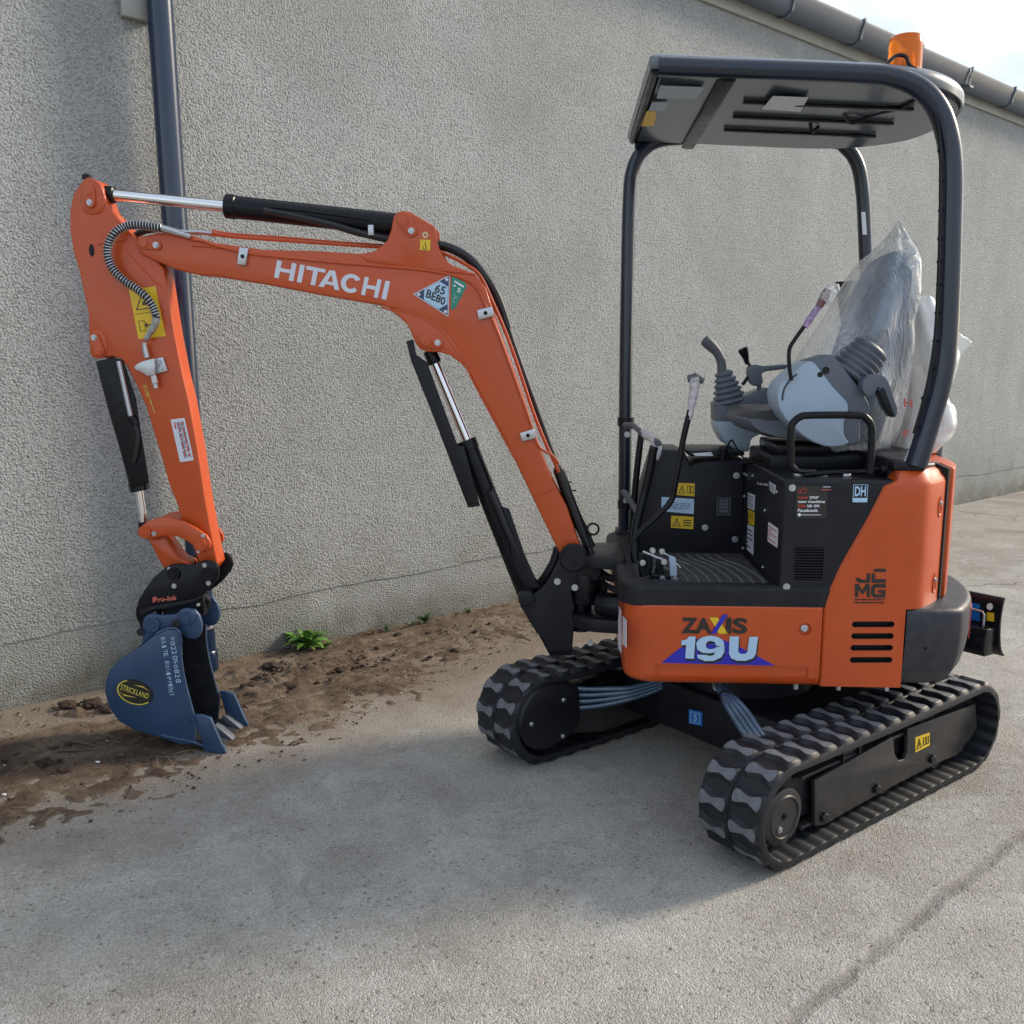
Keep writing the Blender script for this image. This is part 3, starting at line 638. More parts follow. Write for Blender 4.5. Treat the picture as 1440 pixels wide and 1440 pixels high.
# ---------------- tracks
S0, S1, ZC, RO, RI, LH = .030, 1.105, .168, .157, .131, .0105
def stad(u, r):
    """point and outward normal on the belt loop at arc length u (radius r)"""
    Lg = S1-S0; per = 2*Lg + 2*math.pi*RO; u %= per
    if u < Lg: return Vector((S0+u, 0, ZC+r)), Vector((0, 0, 1)), Vector((1, 0, 0))
    u -= Lg
    if u < math.pi*RO:
        a = math.pi/2 - u/RO; nn = Vector((math.cos(a), 0, math.sin(a))); return Vector((S1, 0, ZC))+nn*r, nn, Vector((math.sin(a), 0, -math.cos(a)))
    u -= math.pi*RO
    if u < Lg: return Vector((S1-u, 0, ZC-r)), Vector((0, 0, -1)), Vector((-1, 0, 0))
    u -= Lg; a = -math.pi/2 - u/RO; nn = Vector((math.cos(a), 0, math.sin(a))); return Vector((S0, 0, ZC))+nn*r, nn, Vector((math.sin(a), 0, -math.cos(a)))
FS, FN = -.115, .990                       # the far track
PER = 2*(S1-S0) + 2*math.pi*RO; NL = 36; PT = PER/NL
def lug_mesh(flip):
    # local x along the belt, y across, z outward; worn top is waisted like a bow tie
    base = [(-.034, .004), (-.024, .050), (-.030, .104), (.030, .104), (.022, .050), (.032, .004)]
    top = [(-.021, .012), (-.0085, .052), (-.0205, .099), (.018, .099), (.0095, .052), (.021, .012)]
    if flip: base = [(-x, .103-y) for x, y in base]; top = [(-x, .103-y) for x, y in top]
    bs = crv([(x, y, -.004) for x, y in base], 3, True); tp = crv([(x, y, LH) for x, y in top], 3, True)
    mid = [tuple(Vector(p)*.35+Vector(q)*.65) for p, q in zip(bs, tp)]; mid = [(p[0], p[1], LH*.75) for p in mid]
    b = MB(); n = len(bs); b.rings([bs, mid, tp], caps=False); b.add(tp, [tuple(range(n))], 1); return b
def build_track(name, near, label):
    tr = empty(name, M=TM @ (Matrix.Translation((0, 0, 0)) if near else Matrix.Translation((FS, FN, 0)))); tr.parent = EX; tr['label'] = label
    b = MB(); nu = 220; prof = []
    secs = [(0.0, RO-.010), (.004, RO), (.108, RO), (.111, RO-.004), (.119, RO-.004), (.122, RO), (.226, RO), (.230, RO-.010), (.230, RI+.004), (.226, RI), (.004, RI), (0.0, RI+.004)]
    rings = []
    for i in range(nu):
        u = PER*i/nu; ring = []
        for yy, rr in secs:
            if rr <= RI+.001 and i % 4 < 2: rr += .006
            sag = 0
            p, nn, _ = stad(u, rr); L0 = S1-S0
            if u < L0: sag = -.004*math.sin(math.pi*u/L0)
            ring.append((p.x, yy, p.z+sag))
        rings.append(ring)
    rings.append(rings[0]); b.rings(rings, caps=False); b.make('rubber_belt', RUB, tr, ang=40)
    la = lug_mesh(False); lb = lug_mesh(True); ma = mb_ = None
    for k in range(NL):
        for side in (0, 1):
            u = k*PT + (PT/2 if side else 0); p, nn, tt = stad(u, RO)
            M = Matrix(((tt.x, 0, nn.x, p.x), (tt.y, 1, nn.y, .125 if side else .002), (tt.z, 0, nn.z, p.z), (0, 0, 0, 1)))
            if k == 0:
                o = (lb if side else la).make('tread_lug', [RUB, LUGTOP], tr, M=M, ang=45)
                if side: mb_ = o.data
                else: ma = o.data
            else: link('tread_lug', mb_ if side else ma, tr, M)
    # guide lugs inside the belt
    b = MB()
    for k in range(NL*2):
        p, nn, tt = stad(k*PT/2, RI-.011)
        M = Matrix(((tt.x, 0, nn.x, p.x), (tt.y, 1, nn.y, .115), (tt.z, 0, nn.z, p.z), (0, 0, 0, 1)))
        b.box((-.012, -.034, -.012), (.012, -.018, .013), M); b.box((-.012, .018, -.012), (.012, .034, .013), M)
    b.make('guide_lugs', RUB, tr)
    # wheels
    for s_, nm in ((S0, 'drive_wheel'), (S1, 'idler_wheel')):
        b = MB(); b.lathe((s_, .07, ZC), (0, 1, 0), [(0, .04), (0, .100), (.012, .112), (.075, .112), (.09, .100), (.09, .04)], 32); b.make(nm, SATIN, tr)
        if nm == 'drive_wheel':
            b = MB()
            for k in range(11):
                M = Matrix.Translation((s_, .115, ZC)) @ Matrix.Rotation(2*math.pi*k/11, 4, 'Y'); b.box((-.010, -.012, .09), (.010, .012, .128), M)
            b.make('sprocket_teeth', SATIN, tr)
    for k in range(3):
        s_ = .27+k*.33
        b = MB(); b.lathe((s_, .06, .085), (0, 1, 0), [(0, .02), (0, .04), (.04, .045), (.04, .03), (.07, .03), (.07, .045), (.11, .04), (.11, .02)], 20); b.make('roller', SATIN, tr)
    b = MB(); b.box((.12, .075, .09), (1.08, .155, .232)); b.make('track_frame_beam', SATIN, tr, bev=.006)
    for s_ in (.34, .80):
        b = MB(); b.box((s_, .06, .232), (s_+.1, .17, .262)); b.make('slide_block', SATIN, tr, bev=.004)
    return tr
tn = build_track('track', True, 'near rubber track with the yellow label on its frame')
tf = build_track('track', False, 'far rubber track, seen left under the boom')

# near track side frame plate with its notch
nt_ = .045
fr_px = [(1146, 1098), (1256, 1036), (1258, 1060), (1264, 1070), (1272, 1068), (1276, 1058), (1277, 1025), (1372, 990), (1374, 1022), (1368, 1034), (1346, 1062), (1320, 1072), (1255, 1106), (1190, 1142), (1160, 1160), (1146, 1162)]
pf = [(v.x, v.z) for v in (T(a, c_, nt_) for a, c_ in fr_px)]
b = MB(); b.prism(pf, nt_, nt_+.014); b.make('side_plate', FRAMEGREY, tn, bev=.0016)
b = MB(); b.box((.14, nt_+.014, .225), (1.12, .10, .236)); b.box((.15, nt_+.014, .06), (1.12, .09, .07)); b.make('frame_flange', FRAMEGREY, tn, bev=.002)
for a, c_ in ((1157, 1149), (1231, 1109), (1309, 1067)):
    p = T(a, c_, nt_); b = MB(); b.lathe(p, (0, -1, 0), [(-.002, .017), (.009, .017), (.012, .012)], 6); b.make('roller_bolt', SATIN, tn)
for a, c_ in ((1183, 1068), (1206, 1056), (1272, 1022), (1292, 1012)):
    p = T(a, c_, .06); b = MB(); b.box((p.x-.004, .05, .225), (p.x+.004, .10, .262)); b.make('guide_rib', SATIN, tn)
p = T(1103, 1150, .05); HUB = p
b = MB(); b.lathe((p.x, .075, p.z), (0, -1, 0), [(0, .088), (.02, .088), (.026, .075), (.026, .070), (.030, .066), (.030, .062), (.026, .060), (.026, 0)], 36); b.make('hub_cap', FRAMEGREY, tn, ang=30)
for a, c_, r_ in ((1103, 1148, .011), (1096, 1167, .010)):
    q_ = T(a, c_, .049); b = MB(); b.lathe(q_, (0, -1, 0), [(-.003, r_), (.003, r_), (.003, r_*.6), (.007, r_*.55)], 14); b.make('drain_plug', ZINC if r_ < .0105 else SATIN, tn)
kw = dict(fr=TR, v=nt_, M=None)
qd = [(1287, 1058), (1307, 1048), (1307, 1030), (1287, 1037)]
warn(qd, tn, 'book', fr=TR, v=nt_)
# far track: travel motor cover facing the camera side
nf = FN - .025
cov = [(745, 1052), (735, 1038), (731, 1015), (740, 990), (752, 974), (775, 962), (812, 962), (816, 975), (816, 1022), (800, 1035), (778, 1050), (762, 1056)]
pf = [(v.x-FS, v.z) for v in (T(a, c_, nf) for a, c_ in cov)]
b = MB(); b.prism(rnd(pf, .03, 3), nf-FN, nf-FN+.11); mc = b.make('travel_motor_cover', MOTH, tf, bev=.006)
for a, c_ in ((792, 984), (747, 1018), (791, 1035)):
    q_ = T(a, c_, nf); b = MB(); b.lathe((q_.x-FS, q_.y-FN, q_.z), (0, -1, 0), [(-.001, .009), (.005, .009), (.008, .006)], 12); b.make('bolt', ZINC, mc)
b = MB(); b.prism([(.10, .10), (.10, .235), (.9, .235), (1.12, .2), (1.12, .07), (.3, .06)], -.005, .02); b.make('side_plate', FRAMEGREY, tf, bev=.004)

# undercarriage centre frame
uc = empty('undercarriage_frame', M=TM); uc.parent = EX
b = MB(); b.prism(rnd([(.30, .24), (.34, .22), (.86, .22), (.90, .24), (.90, 1.00), (.86, 1.02), (.34, 1.02), (.30, 1.00)], .02, 2), .125, .30, 'z'); b.make('cross_member', SATIN, uc, bev=.008)
b = MB(); b.prism([(.14, .26), (.32, .16), (.88, .16), (1.0, .26)], .20, .30, ); b.prism([(.14, .26), (.32, .16), (.88, .16), (1.0, .26)], .98, 1.08); b.make('leg_bracket', SATIN, uc, bev=.006)
swp = TM.inverted() @ Vector((0, 0, 0))
b = MB(); b.lathe((swp.x, swp.y, .295), (0, 0, 1), [(0, .25), (.05, .25), (.05, .275), (.09, .275), (.09, .24), (.145, .24)], 48); b.make('slew_ring', SATIN, uc)
b = MB(); b.box((1.10, .36, .17), (1.56, .43, .30)); b.box((1.10, .85, .17), (1.56, .92, .30)); b.make('blade_arm', SATIN, uc, bev=.008)
b = MB(); b.cyl((.85, .64, .24), (1.15, .64, .30), .035); b.cyl((1.15, .64, .30), (1.50, .64, .36), .018); b.make('blade_cylinder', BLACK, uc)
# blue square lifting label
s_ = .30
def TX(px, py): return TR.at(px, py, s_, 'x')
lq = [(969, 1017), (988, 1021), (988, 1001), (969, 997)]
o = patch('lifting_label', lq, MBLUE, EX, fr=TR, ax='x', v=s_, M=TM, t=.001, lift=.001)
outline('pictogram', sub(lq, .15, .12, .85, .88), .8, PALEB, o, fr=TR, ax='x', v=s_, lift=.003)
text('5', sub(lq, .38, .25, .62, .75), PALEB, o, 'pictogram', .02, fr=TR, ax='x', v=s_, lift=.0035)

# travel hoses: bundle to the far motor, bundle down to the near track
hs = empty('travel_hoses', M=TM); hs.parent = EX
for k in range(4):
    a = [T(806, 968+9*k, 1.0), T(824, 969+8.5*k, .97), T(848, 969+7.5*k, .93), T(880, 968+5.5*k, .87), T(915, 960+4.5*k, .82), T(948, 949+3.5*k, .77), T(975, 943+3*k, .72)]
    b = MB(); b.tube(crv(a, 6), .0095, 12); b.make('hose', HOSEB, hs)
for k in range(4):
    a = [T(1008+3*k, 962, .42), T(1014+3*k, 975, .38), T(1022+5*k, 992-2*k, .33), T(1034+6*k, 1012-3*k, .28), T(1050+6*k, 1036-3*k, .22), T(1064+6*k, 1056-3*k, .18)]
    b = MB(); b.tube(crv(a, 6), .0105, 12); b.make('hose', HOSEB, hs)
b = MB(); p = T(1022, 979, .355); b.tube([p+Vector((.03*math.cos(t), .03*math.sin(t)*.6, .012*math.sin(t))) for t in [i*.4 for i in range(17)]], .003, 6); b.make('cable_tie', BLACK, hs)
b = MB(); b.lathe(T(1010, 965, .43), (0, 0, 1), [(-.01, .02), (.03, .02)], 12); b.make('hose_fitting', ZINC, hs)

# dozer blade
bl = empty('dozer_blade', M=TM); bl.parent = EX
SB, NB = 1.575, .165
zt = TR.at(1401, 845, NB).z; zb = TR.at(1408, 924, NB).z
cur = [(SB+.045, zb), (SB+.015, zb+.03), (SB-.005, zb+.09), (SB-.010, zb+.16), (SB+.0, zt-.02), (SB+.012, zt)]
cur = crv([(x, 0, z) for x, z in cur], 4); cur = [(p[0], p[2]) for p in cur]
profb = cur + [(x-.014, z) for x, z in reversed(cur)]
b = MB(); b.prism(profb, NB, 1.115); b.make('blade_plate', BLACK, bl, bev=.001)
b = MB(); b.prism([(SB-.018, zb+.015), (SB-.018, zb+.13), (SB-.095, zb+.13), (SB-.115, zb+.06), (SB-.10, zb+.02)], NB+.012, NB+.20); b.make('blade_box', BLACK, bl, bev=.004); b = MB(); b.prism([(SB-.018, zb+.015), (SB-.018, zb+.13), (SB-.095, zb+.13), (SB-.115, zb+.06), (SB-.10, zb+.02)], .9, 1.1); b.make('blade_box', BLACK, bl, bev=.004)
b = MB(); hp = [(SB-.05, NB+.05, zb+.13), (SB-.05, NB+.05, zb+.175), (SB-.045, NB+.06, zb+.185), (SB-.045, NB+.16, zb+.19), (SB-.05, NB+.17, zb+.18), (SB-.05, NB+.17, zb+.13)]
b.tube(hp, .005, 8); b.make('pin_handle', ZINC, bl)
xb = SB-.024
for poly, m_ in (([(1364, 871), (1378, 874), (1378, 850), (1364, 847)], MBLUE), ([(1388, 873), (1398, 874), (1398, 862), (1388, 861)], YELLOW)):
    patch('blade_label', poly, m_, bl, fr=TR, ax='x', v=xb, t=.001)
patch('blade_label', [(1392+4.5*math.cos(t*.5), 853+5*math.sin(t*.5)) for t in range(12)], WHITE, bl, fr=TR, ax='x', v=xb)

# ---------------- main frame, skirts, floor
def plan_ring(xf, xr, yw, rt, z, rc=.05, inset=0, n=14):
    """plan outline: front corners rounded rc, tail an arc of radius rt about the slew centre, clipped at half width yw and at xr"""
    yw -= inset; rt -= inset; xf_ = xf-inset
    pts = []
    for k in range(6):
        a = R(90*k/5); pts.append((xf_-rc+rc*math.sin(a), yw-rc+rc*math.cos(a)))     # near front corner, side -> front
    pts = pts[::-1]
    # far front
    q_ = [(x, -y) for x, y in pts][::-1]
    ring = pts[::-1] + q_[::-1] if False else None
    near = [(xf_-rc+rc*math.sin(R(90*k/5)), yw-rc+rc*math.cos(R(90*k/5))) for k in range(6)]
    far = [(x, -y) for x, y in reversed(near)]
    a0 = math.asin(min(.999, yw/rt)); tail = []
    for k in range(n+1):
        a = -a0 + 2*a0*k/n; tail.append((max(-rt*math.cos(a), xr) if xr is not None else -rt*math.cos(a), rt*math.sin(a)))
    return [(x, y, z) for x, y in near + far + tail]
def loft_plan(levels, name, m, parent=None, bev=0, **k):
    b = MB(); b.rings([plan_ring(*lv) for lv in levels]); return b.make(name, m, parent or EX, bev=bev, **k)
# front skirt panel (orange)
YS = .490
zt_, zb_ = .697, .432
b = MB()
def skirt(z, ins):
    near = [(.485-ins-.075+.075*math.sin(R(90*k/6)), YS-ins-.075+.075*math.cos(R(90*k/6))) for k in range(7)]
    far = [(x, -y) for x, y in reversed(near)]
    return [(x, y, z) for x, y in [(-.139, YS-ins)] + near + far + [(-.139, -YS+ins)]]
b.rings([skirt(zb_, .028), skirt(zb_+.006, .014), skirt(zb_+.018, .004), skirt(zb_+.035, 0), skirt(zt_-.006, 0), skirt(zt_, .003)])
sk = part(b, 'side_skirt', ORANGE, bev=0, ang=50)
gq = [(921, 951), (1137, 953), (1137, 938), (921, 934)]
gp_ = [(v.x, v.z) for v in (Q(a, c_, YS) for a, c_ in gq)]
b = MB(); b.prism(rnd(gp_, .015, 5), YS-.007, YS+.03); ctr = b.make('c', ORANGE, EX, ang=60)
p = Q(1132, 885, YS); b = MB(); b.lathe((p.x, YS-.010, p.z), (0, 1, 0), [(0, .019), (.04, .026)], 28); ctr2 = b.make('c', ORANGE, EX)
cut(sk, [ctr, ctr2])
b = MB(); b.lathe((p.x, YS-.012, p.z), (0, 1, 0), [(0, .012), (.006, .012), (.008, .008), (.007, .003)], 20); b.make('panel_lock', ZINC, sk)
# lettering on the skirt
kz = dict(v=YS)
patch('logo_triangle', [(930, 932), (1090, 936), (1037, 908), (1010, 897), (985, 897), (955, 912)], DBLUE, sk, **kz)
def T2(s, quad, m, bold=.02, name='lettering', par=sk, **k):
    return text(s, quad, m, par, name, bold, **{**kz, **k})
T2('ZA', [(958, 890), (1001, 891), (1001, 869), (958, 868)], INK, .04, lift=.003)
T2('IS', [(1020, 891), (1051, 891), (1051, 869), (1021, 868)], INK, .04, lift=.003)
patch('lettering', [(997.5, 868), (1009, 868), (1023.5, 891), (1011, 891)], YELLOW, sk, lift=.002, **kz)
patch('lettering', [(1016, 864), (1023.5, 864), (1006, 891), (999, 891)], DBLUE, sk, lift=.0032, **kz)
def poly19(dx, dy, m_, lf):
    def u_(pts): patch('lettering', [(x+dx, y+dy) for x, y in pts], m_, sk, v=YS, lift=lf, t=.0006)
    def v7(x, y): return (840+x/4.235, 800+y/4.235)
    u_([v7(*p) for p in [(522, 530), (574, 533), (584, 400), (545, 400), (530, 418), (500, 425), (500, 452), (528, 450)]])
    no, ni, cx_, cy_ = [], [], 674, 470
    for k in range(41):
        a_ = R(-172+344*0 + 9*k)
    out_ = [v7(cx_+88*math.cos(R(a))*(1 if math.cos(R(a)) < 0 else .97), 462+66*math.sin(R(a))) for a in range(0, 360, 15)]
    # nine = upper bowl ring + tail
    ring = [(756, 470)] + [(672+84*math.cos(R(a)), 448+52*math.sin(R(a))) for a in range(-20, -181, -16)] + [(590, 452), (594, 478), (625, 497), (668, 500), (700, 494)]
    tail = [(700, 500), (690, 512), (668, 516), (645, 510), (592, 508), (598, 530), (640, 545), (690, 545), (735, 525), (754, 495), (756, 470)]
    hole = [(704, 450), (700, 470), (672, 477), (648, 468), (645, 446), (655, 430), (675, 426), (697, 432), (704, 450)]
    u_([v7(*p) for p in ring[:1]+ring[1:]+[(702, 492), (702, 468)] + hole[1:] + [(704, 452), (756, 472)]])
    u_([v7(*p) for p in [(756, 465), (704, 462), (702, 492), (690, 512), (668, 516), (645, 510), (592, 508), (598, 530), (640, 546), (690, 545), (735, 525), (754, 495)]])
    uo = [(787, 400), (782, 500), (795, 530), (830, 544), (880, 545), (925, 530), (942, 505), (955, 402), (903, 402), (893, 490), (880, 503), (850, 503), (837, 490), (842, 400)]
    u_([v7(*p) for p in uo])
poly19(1.5, 3.6, INK, .002); poly19(0, 0, PALEB, .0042)
# white labels on the front face of the skirt
for poly in ([(869.5, 911), (873.5, 918), (873.5, 858), (869.5, 851)], [(876, 905), (881, 911), (881, 872), (876, 866)]):
    o = patch('front_label', poly, WHITE, sk, fr=UP, ax='x', v=.485)
# black step rim above the skirt
b = MB()
def rim(z, ins, r=.09):
    near = [(.505-ins-r+r*math.sin(R(90*k/7)), .4885-ins-r+r*math.cos(R(90*k/7))) for k in range(8)]
    return [(x, y, z) for x, y in [(-.20, .4885-ins)] + near + [(x, -y) for x, y in reversed(near)] + [(-.20, -.4885+ins)]]
b.rings([rim(.690, .010), rim(.694, .002), rim(.745, .0), rim(.757, .004), rim(.764, .014)])
stp = part(b, 'floor_rim', PLAS, ang=50)
b = MB(); b.prism([(.0, .44), (.30, .44), (.33, .41), (.43, .40), (.44, .36), (.44, -.15), (.0, -.15)], .72, .80, 'z'); ctr = b.make('c', FLOOR, EX)
cut(stp, [ctr])
b = MB(); b.box((-.005, -.155, .735), (.445, .445, .7415)); fl = part(b, 'floor_mat', FLOOR)
for k in range(11):
    x0 = .015 + .036*k
    if x0 > .4: break
    b = MB(); pts = [(x0+.01, .405, .744), (x0+.0, .30, .744), (x0-.005+.03, .12, .744), (min(x0+.075, .42), .0, .744), (min(x0+.09, .425), -.09, .744)]
    b.tube(crv(pts, 4), .0042, 6); b.make('anti_slip_rib', RIBM, fl)
# engine cover (orange), lofted from its slanted leading edge to the round tail
lead = [(965, 1152), (855, 1158), (837, 1163), (795, 1182), (727, 1221), (683, 1243.5)]
levels = []
for py, px in lead:
    v = Q(px, py, YS); levels.append((v.x, v.z))
levels.sort(key=lambda t: t[1]); xf0 = levels[0][0]
b = MB(); RT = .652
def hood(xf, z, ins=0, rt=.652, yw=YS):
    yw_ = yw-ins; r_ = rt-ins; a0 = math.asin(yw_/r_); n = 20
    cr = .05
    pts = [(xf-.002, yw_-.006), (xf-.008, yw_), (-.345, yw_), (-.40, yw_), (-.425, yw_-.004), (-.445, yw_-.014), (-.461, yw_-.029)]
    aa = math.asin((yw_-.045)/r_)
    arc = [(-r_*math.cos(a), r_*math.sin(a)) for a in [aa-2*aa*k/n for k in range(n+1)]]
    far = [(x, -y) for x, y in reversed(pts)]
    return [(x, y, z) for x, y in pts + arc + far]
ztop = levels[-1][1]
HB = [(levels[0][0], levels[0][1])]
for (x0, z0), (x1, z1) in zip(levels, levels[1:]):
    for k in range(1, 4): HB.append((x0+(x1-x0)*k/3, z0+(z1-z0)*k/3))
rs = [hood(x, z, 0) for x, z in HB]
rs += [hood(-.335, ztop+.012, .004), hood(-.35, ztop+.036, .022), hood(-.355, ztop+.045, .035)]
b.rings(rs); hd = part(b, 'engine_cover', [ORANGE, DARK], ang=38)
cs = []
# cut away where the counterweight sits
v1 = Q(1274, 857, YS); XC, ZCW = v1.x, v1.z
b = MB(); b.box((-1, -.6, .2), (XC, .6, ZCW)); c1 = b.make('c', ORANGE, EX)
for i, (xl, xr_, yc) in enumerate(((1198, 1258, 878), (1197, 1257, 894.5), (1196, 1256, 911), (1195, 1255, 928))):
    A_ = Q(xl, yc, YS); B_ = Q(xr_, yc, YS); r_ = .0095
    pr = arcpts(A_.x-r_, A_.z, r_, -90, 90, 8) + arcpts(B_.x+r_, B_.z, r_, 90, 270, 8)
    b = MB(); b.prism(pr, YS-.03, YS+.05); cs.append(b.make('c', DARK, EX))
# door recesses on the tail, and the seam of the rear hatch
b = MB()
cut(hd, [c1] + cs)
for (px_, py_, hh) in ((1318, 713, .034), (1320, 821, .034)):
    a_ = math.asin(.40/RT); c_ = Q(px_, py_, .41)
    pos = Vector((-RT*math.cos(a_), RT*math.sin(a_), c_.z)); nn = Vector((-math.cos(a_), math.sin(a_), 0)); tt = Vector((0, 0, 1)).cross(nn)
    bb = MB(); rg_ = []
    for h, sc__ in ((-.004, 1.0), (.003, 1.0), (.003, .82), (-.003, .6)):
        rg_.append([pos+nn*h+tt*(.016*sc__*math.cos(t*.3927))+Vector((0, 0, 1))*(hh*sc__*math.sin(t*.3927)) for t in range(16)])
    bb.rings(rg_); o = bb.make('latch_recess', [ORANGE], hd)
    bolt(o, pos+nn*.002+Vector((0, 0, .012)), .008, .006, nn)
# rear hatch: dark seam and orange bonnet edge standing proud behind the side cover
bb = MB(); zs = [ZCW+.004, ZCW+.1, .95, 1.05, 1.10, 1.128]
def arcring(a_, r0, r1, z): return (-r0*math.cos(a_), r0*math.sin(a_), z), (-r1*math.cos(a_), r1*math.sin(a_), z)
for nm, A0, A1, r1, m_ in (('cover_seam', 33, 31, RT+.006, DARK), ('rear_hatch', 30.6, -30, RT+.016, ORANGE)):
    bb = MB(); rows = []
    for k in range(25):
        a_ = R(A0+(A1-A0)*k/24); col = []
        for z in zs: col.append((-r1*math.cos(a_), r1*math.sin(a_), z))
        col.append((-(r1-.04)*math.cos(a_), (r1-.04)*math.sin(a_), zs[-1]+.016))
        col.append((-(r1-.2)*math.cos(a_), (r1-.2)*math.sin(a_), zs[-1]+.018)); col.append((-(r1-.2)*math.cos(a_), (r1-.2)*math.sin(a_), zs[0]))
        rows.append(col)
    bb.rings(rows); bb.make(nm, m_, hd, bev=.004 if nm == 'rear_hatch' else 0)
# pale slanted facet on the top corner of the cover and its highlight strip
# lettering of the dealer on the cover
kz2 = dict(v=YS, par=hd)
def bars(polys, m_=INK):
    for poly in polys: patch('lettering', poly, m_, hd, v=YS, lift=.001)
def cv(x, y): return (1050+x/3.79, 600+y/3.79)
bars([[cv(672, 773), cv(740, 773), cv(742, 757), cv(684, 757)], [cv(579, 806), cv(600, 806), cv(612, 815), cv(640, 815), cv(640, 782), cv(657, 782), cv(657, 832), cv(600, 832), cv(583, 820)],
      [cv(666, 782), cv(683, 782), cv(683, 812), cv(742, 812), cv(742, 832), cv(666, 832)],
      [cv(577, 908), cv(577, 838), cv(597, 838), cv(617, 872), cv(635, 838), cv(656, 838), cv(656, 908), cv(639, 908), cv(639, 868), cv(617, 895), cv(594, 868), cv(594, 908)],
      [cv(740, 858), cv(740, 838), cv(680, 838), cv(663, 852), cv(663, 897), cv(678, 910), cv(738, 910), cv(738, 870), cv(700, 870), cv(700, 884), cv(720, 884), cv(720, 893), cv(684, 893), cv(682, 860), cv(690, 857)]])
lines([cv(574, 945), cv(735, 945), cv(735, 913), cv(574, 913)], 2, INK, hd, 0, 1, 0, 1, .45, 4, v=YS)
# counterweight
b = MB(); RW = .745
def cwr(z, ins, xf=None):
    yw_ = .494-ins; r_ = RW-ins; n = 26; aa = math.asin((yw_-.02)/r_)
    xf = XC-.004 if xf is None else xf
    pts = [(xf, yw_), (-.47, yw_), (-.50, yw_-.004), (-.525, yw_-.012)]
    arc = [(-r_*math.cos(a), r_*math.sin(a)) for a in [aa-2*aa*k/n for k in range(n+1)]]
    return [(x, y, z) for x, y in pts + arc + [(x, -y) for x, y in reversed(pts)]]
zb0 = Q(1268, 968, .494).z
b.rings([cwr(zb0, .055), cwr(zb0+.012, .040), cwr(zb0+.05, .018), cwr(zb0+.10, .006), cwr(zb0+.15, 0), cwr(ZCW-.018, 0), cwr(ZCW-.008, .003), cwr(ZCW-.002, .012), cwr(ZCW+.0005, .02)])
cw = part(b, 'counterweight', CWT, ang=45)
bb = MB(); rows = []
for k in range(9):
    a_ = R(26-14*k/8); rows.append([((-(RW+q_)*math.cos(a_)), (RW+q_)*math.sin(a_), z) for q_, z in ((.0, .555), (.003, .556), (.003, .66), (0, .661))])
bb.rings(rows); bb.make('reflector', REFL, cw)
bolt(cw, Vector((Q(1302, 912, .494).x, .494, Q(1302, 912, .494).z)), .004, .003, (0, 1, 0), SATIN)
# bolts under the skirt
for a_ in (1120, 1180, 1248):
    p = Q(a_, 969, .47); b = MB(); b.lathe((p.x, .46, .424), (0, 0, -1), [(-.01, .008), (.008, .008)], 8); part(b, 'bolt', ZINC)
b = MB(); b.prism([(.44, -.30), (.44, .38), (.10, .42), (-.60, .34), (-.66, 0), (-.60, -.34), (.10, -.42)], .425, .50, 'z'); part(b, 'main_frame_plate', SATIN, bev=.006)

# ---------------- seat box and control panels
XB = .0
xr0 = Q(1253, 676, .47).x
b = MB(); prf = [(v.x, v.z) for v in [Q(1102, 673, .47), Q(1097, 845, .47), Q(1165, 845, .47), Q(1176, 812, .47), Q(1248, 676, .47)]]
prf = [(XB, prf[0][1]), (XB, .70), (-.40, .70), (-.40, 1.105)]
b.prism(prf, -.20, .483); sb = part(b, 'seat_box', PANEL, bev=.012, seg=3)
# vent: recess with slats
v0 = Q(1117, 768, .47); v1_ = Q(1155, 815, .47)
b = MB(); b.box((v1_.x, .468, v1_.z), (v0.x, .51, v0.z)); c_ = b.make('c', DARK, EX); sb.data.materials.append(DARK); cut(sb, [c_])
ns = 12
for k in range(ns):
    z = v1_.z + (v0.z-v1_.z)*(k+.5)/ns; b = MB(); b.box((v1_.x-.001, .470, z-.0014), (v0.x+.001, .4815, z+.0022)); 
    b.make('vent_slat', PANEL, sb)
for a, c_ in ((1114, 686), (1106, 825)): bolt(sb, Q(a, c_, .483), .010, .006)
outline('panel_groove', [(1105, 831), (1146, 831), (1172, 803), (1172, 801), (1145, 829.5), (1105, 829.5)][:3] + [(1146, 832), (1105, 832)], .4, DARK, sb, v=.483, lift=.0004)
# dealer stickers on the seat box
def tx(s, x0, y0, x1, y1, m_, bold=.02): text(s, [cv(x0, y1), cv(x1, y1), cv(x1, y0), cv(x0, y0)], m_, sb, 'lettering', bold, v=.483, lift=.0025)
patch('dealer_sticker', [cv(262, 486), cv(425, 486), cv(432, 318), cv(265, 316)], INK, sb, v=.483, t=.0008)
tx('Love', 275, 368, 325, 383, REDV, .02); tx('your', 333, 370, 384, 389, WHITE, .02)
tx('new machine', 273, 391, 416, 406, WHITE, .025)
tx('Like', 275, 413, 315, 429, REDV, .02); tx('us on', 322, 415, 386, 429, WHITE, .02)
tx('Facebook', 272, 437, 380, 454, WHITE, .025)
patch('lettering', [cv(290, 471), cv(394, 471), cv(394, 468), cv(290, 468)], WHITE, sb, v=.483, lift=.0015)
patch('lettering', [cv(280+9*math.cos(t*.6), 469+9*math.sin(t*.6)) for t in range(10)], WHITE, sb, v=.483, lift=.0015)
outline('thumb_icon', [cv(275, 354), cv(286, 354), cv(286, 333), cv(275, 333)], .5, REDV, sb, v=.483, lift=.0015)
outline('thumb_icon', [cv(288, 354), cv(314, 354), cv(320, 333), cv(304, 333), cv(304, 320), cv(298, 320), cv(296, 332), cv(288, 336)], .5, REDV, sb, v=.483, lift=.0015)
patch('lettering', [cv(398, 338), cv(449, 338), cv(449, 334), cv(398, 334)], PINK, sb, v=.483, lift=.0015)
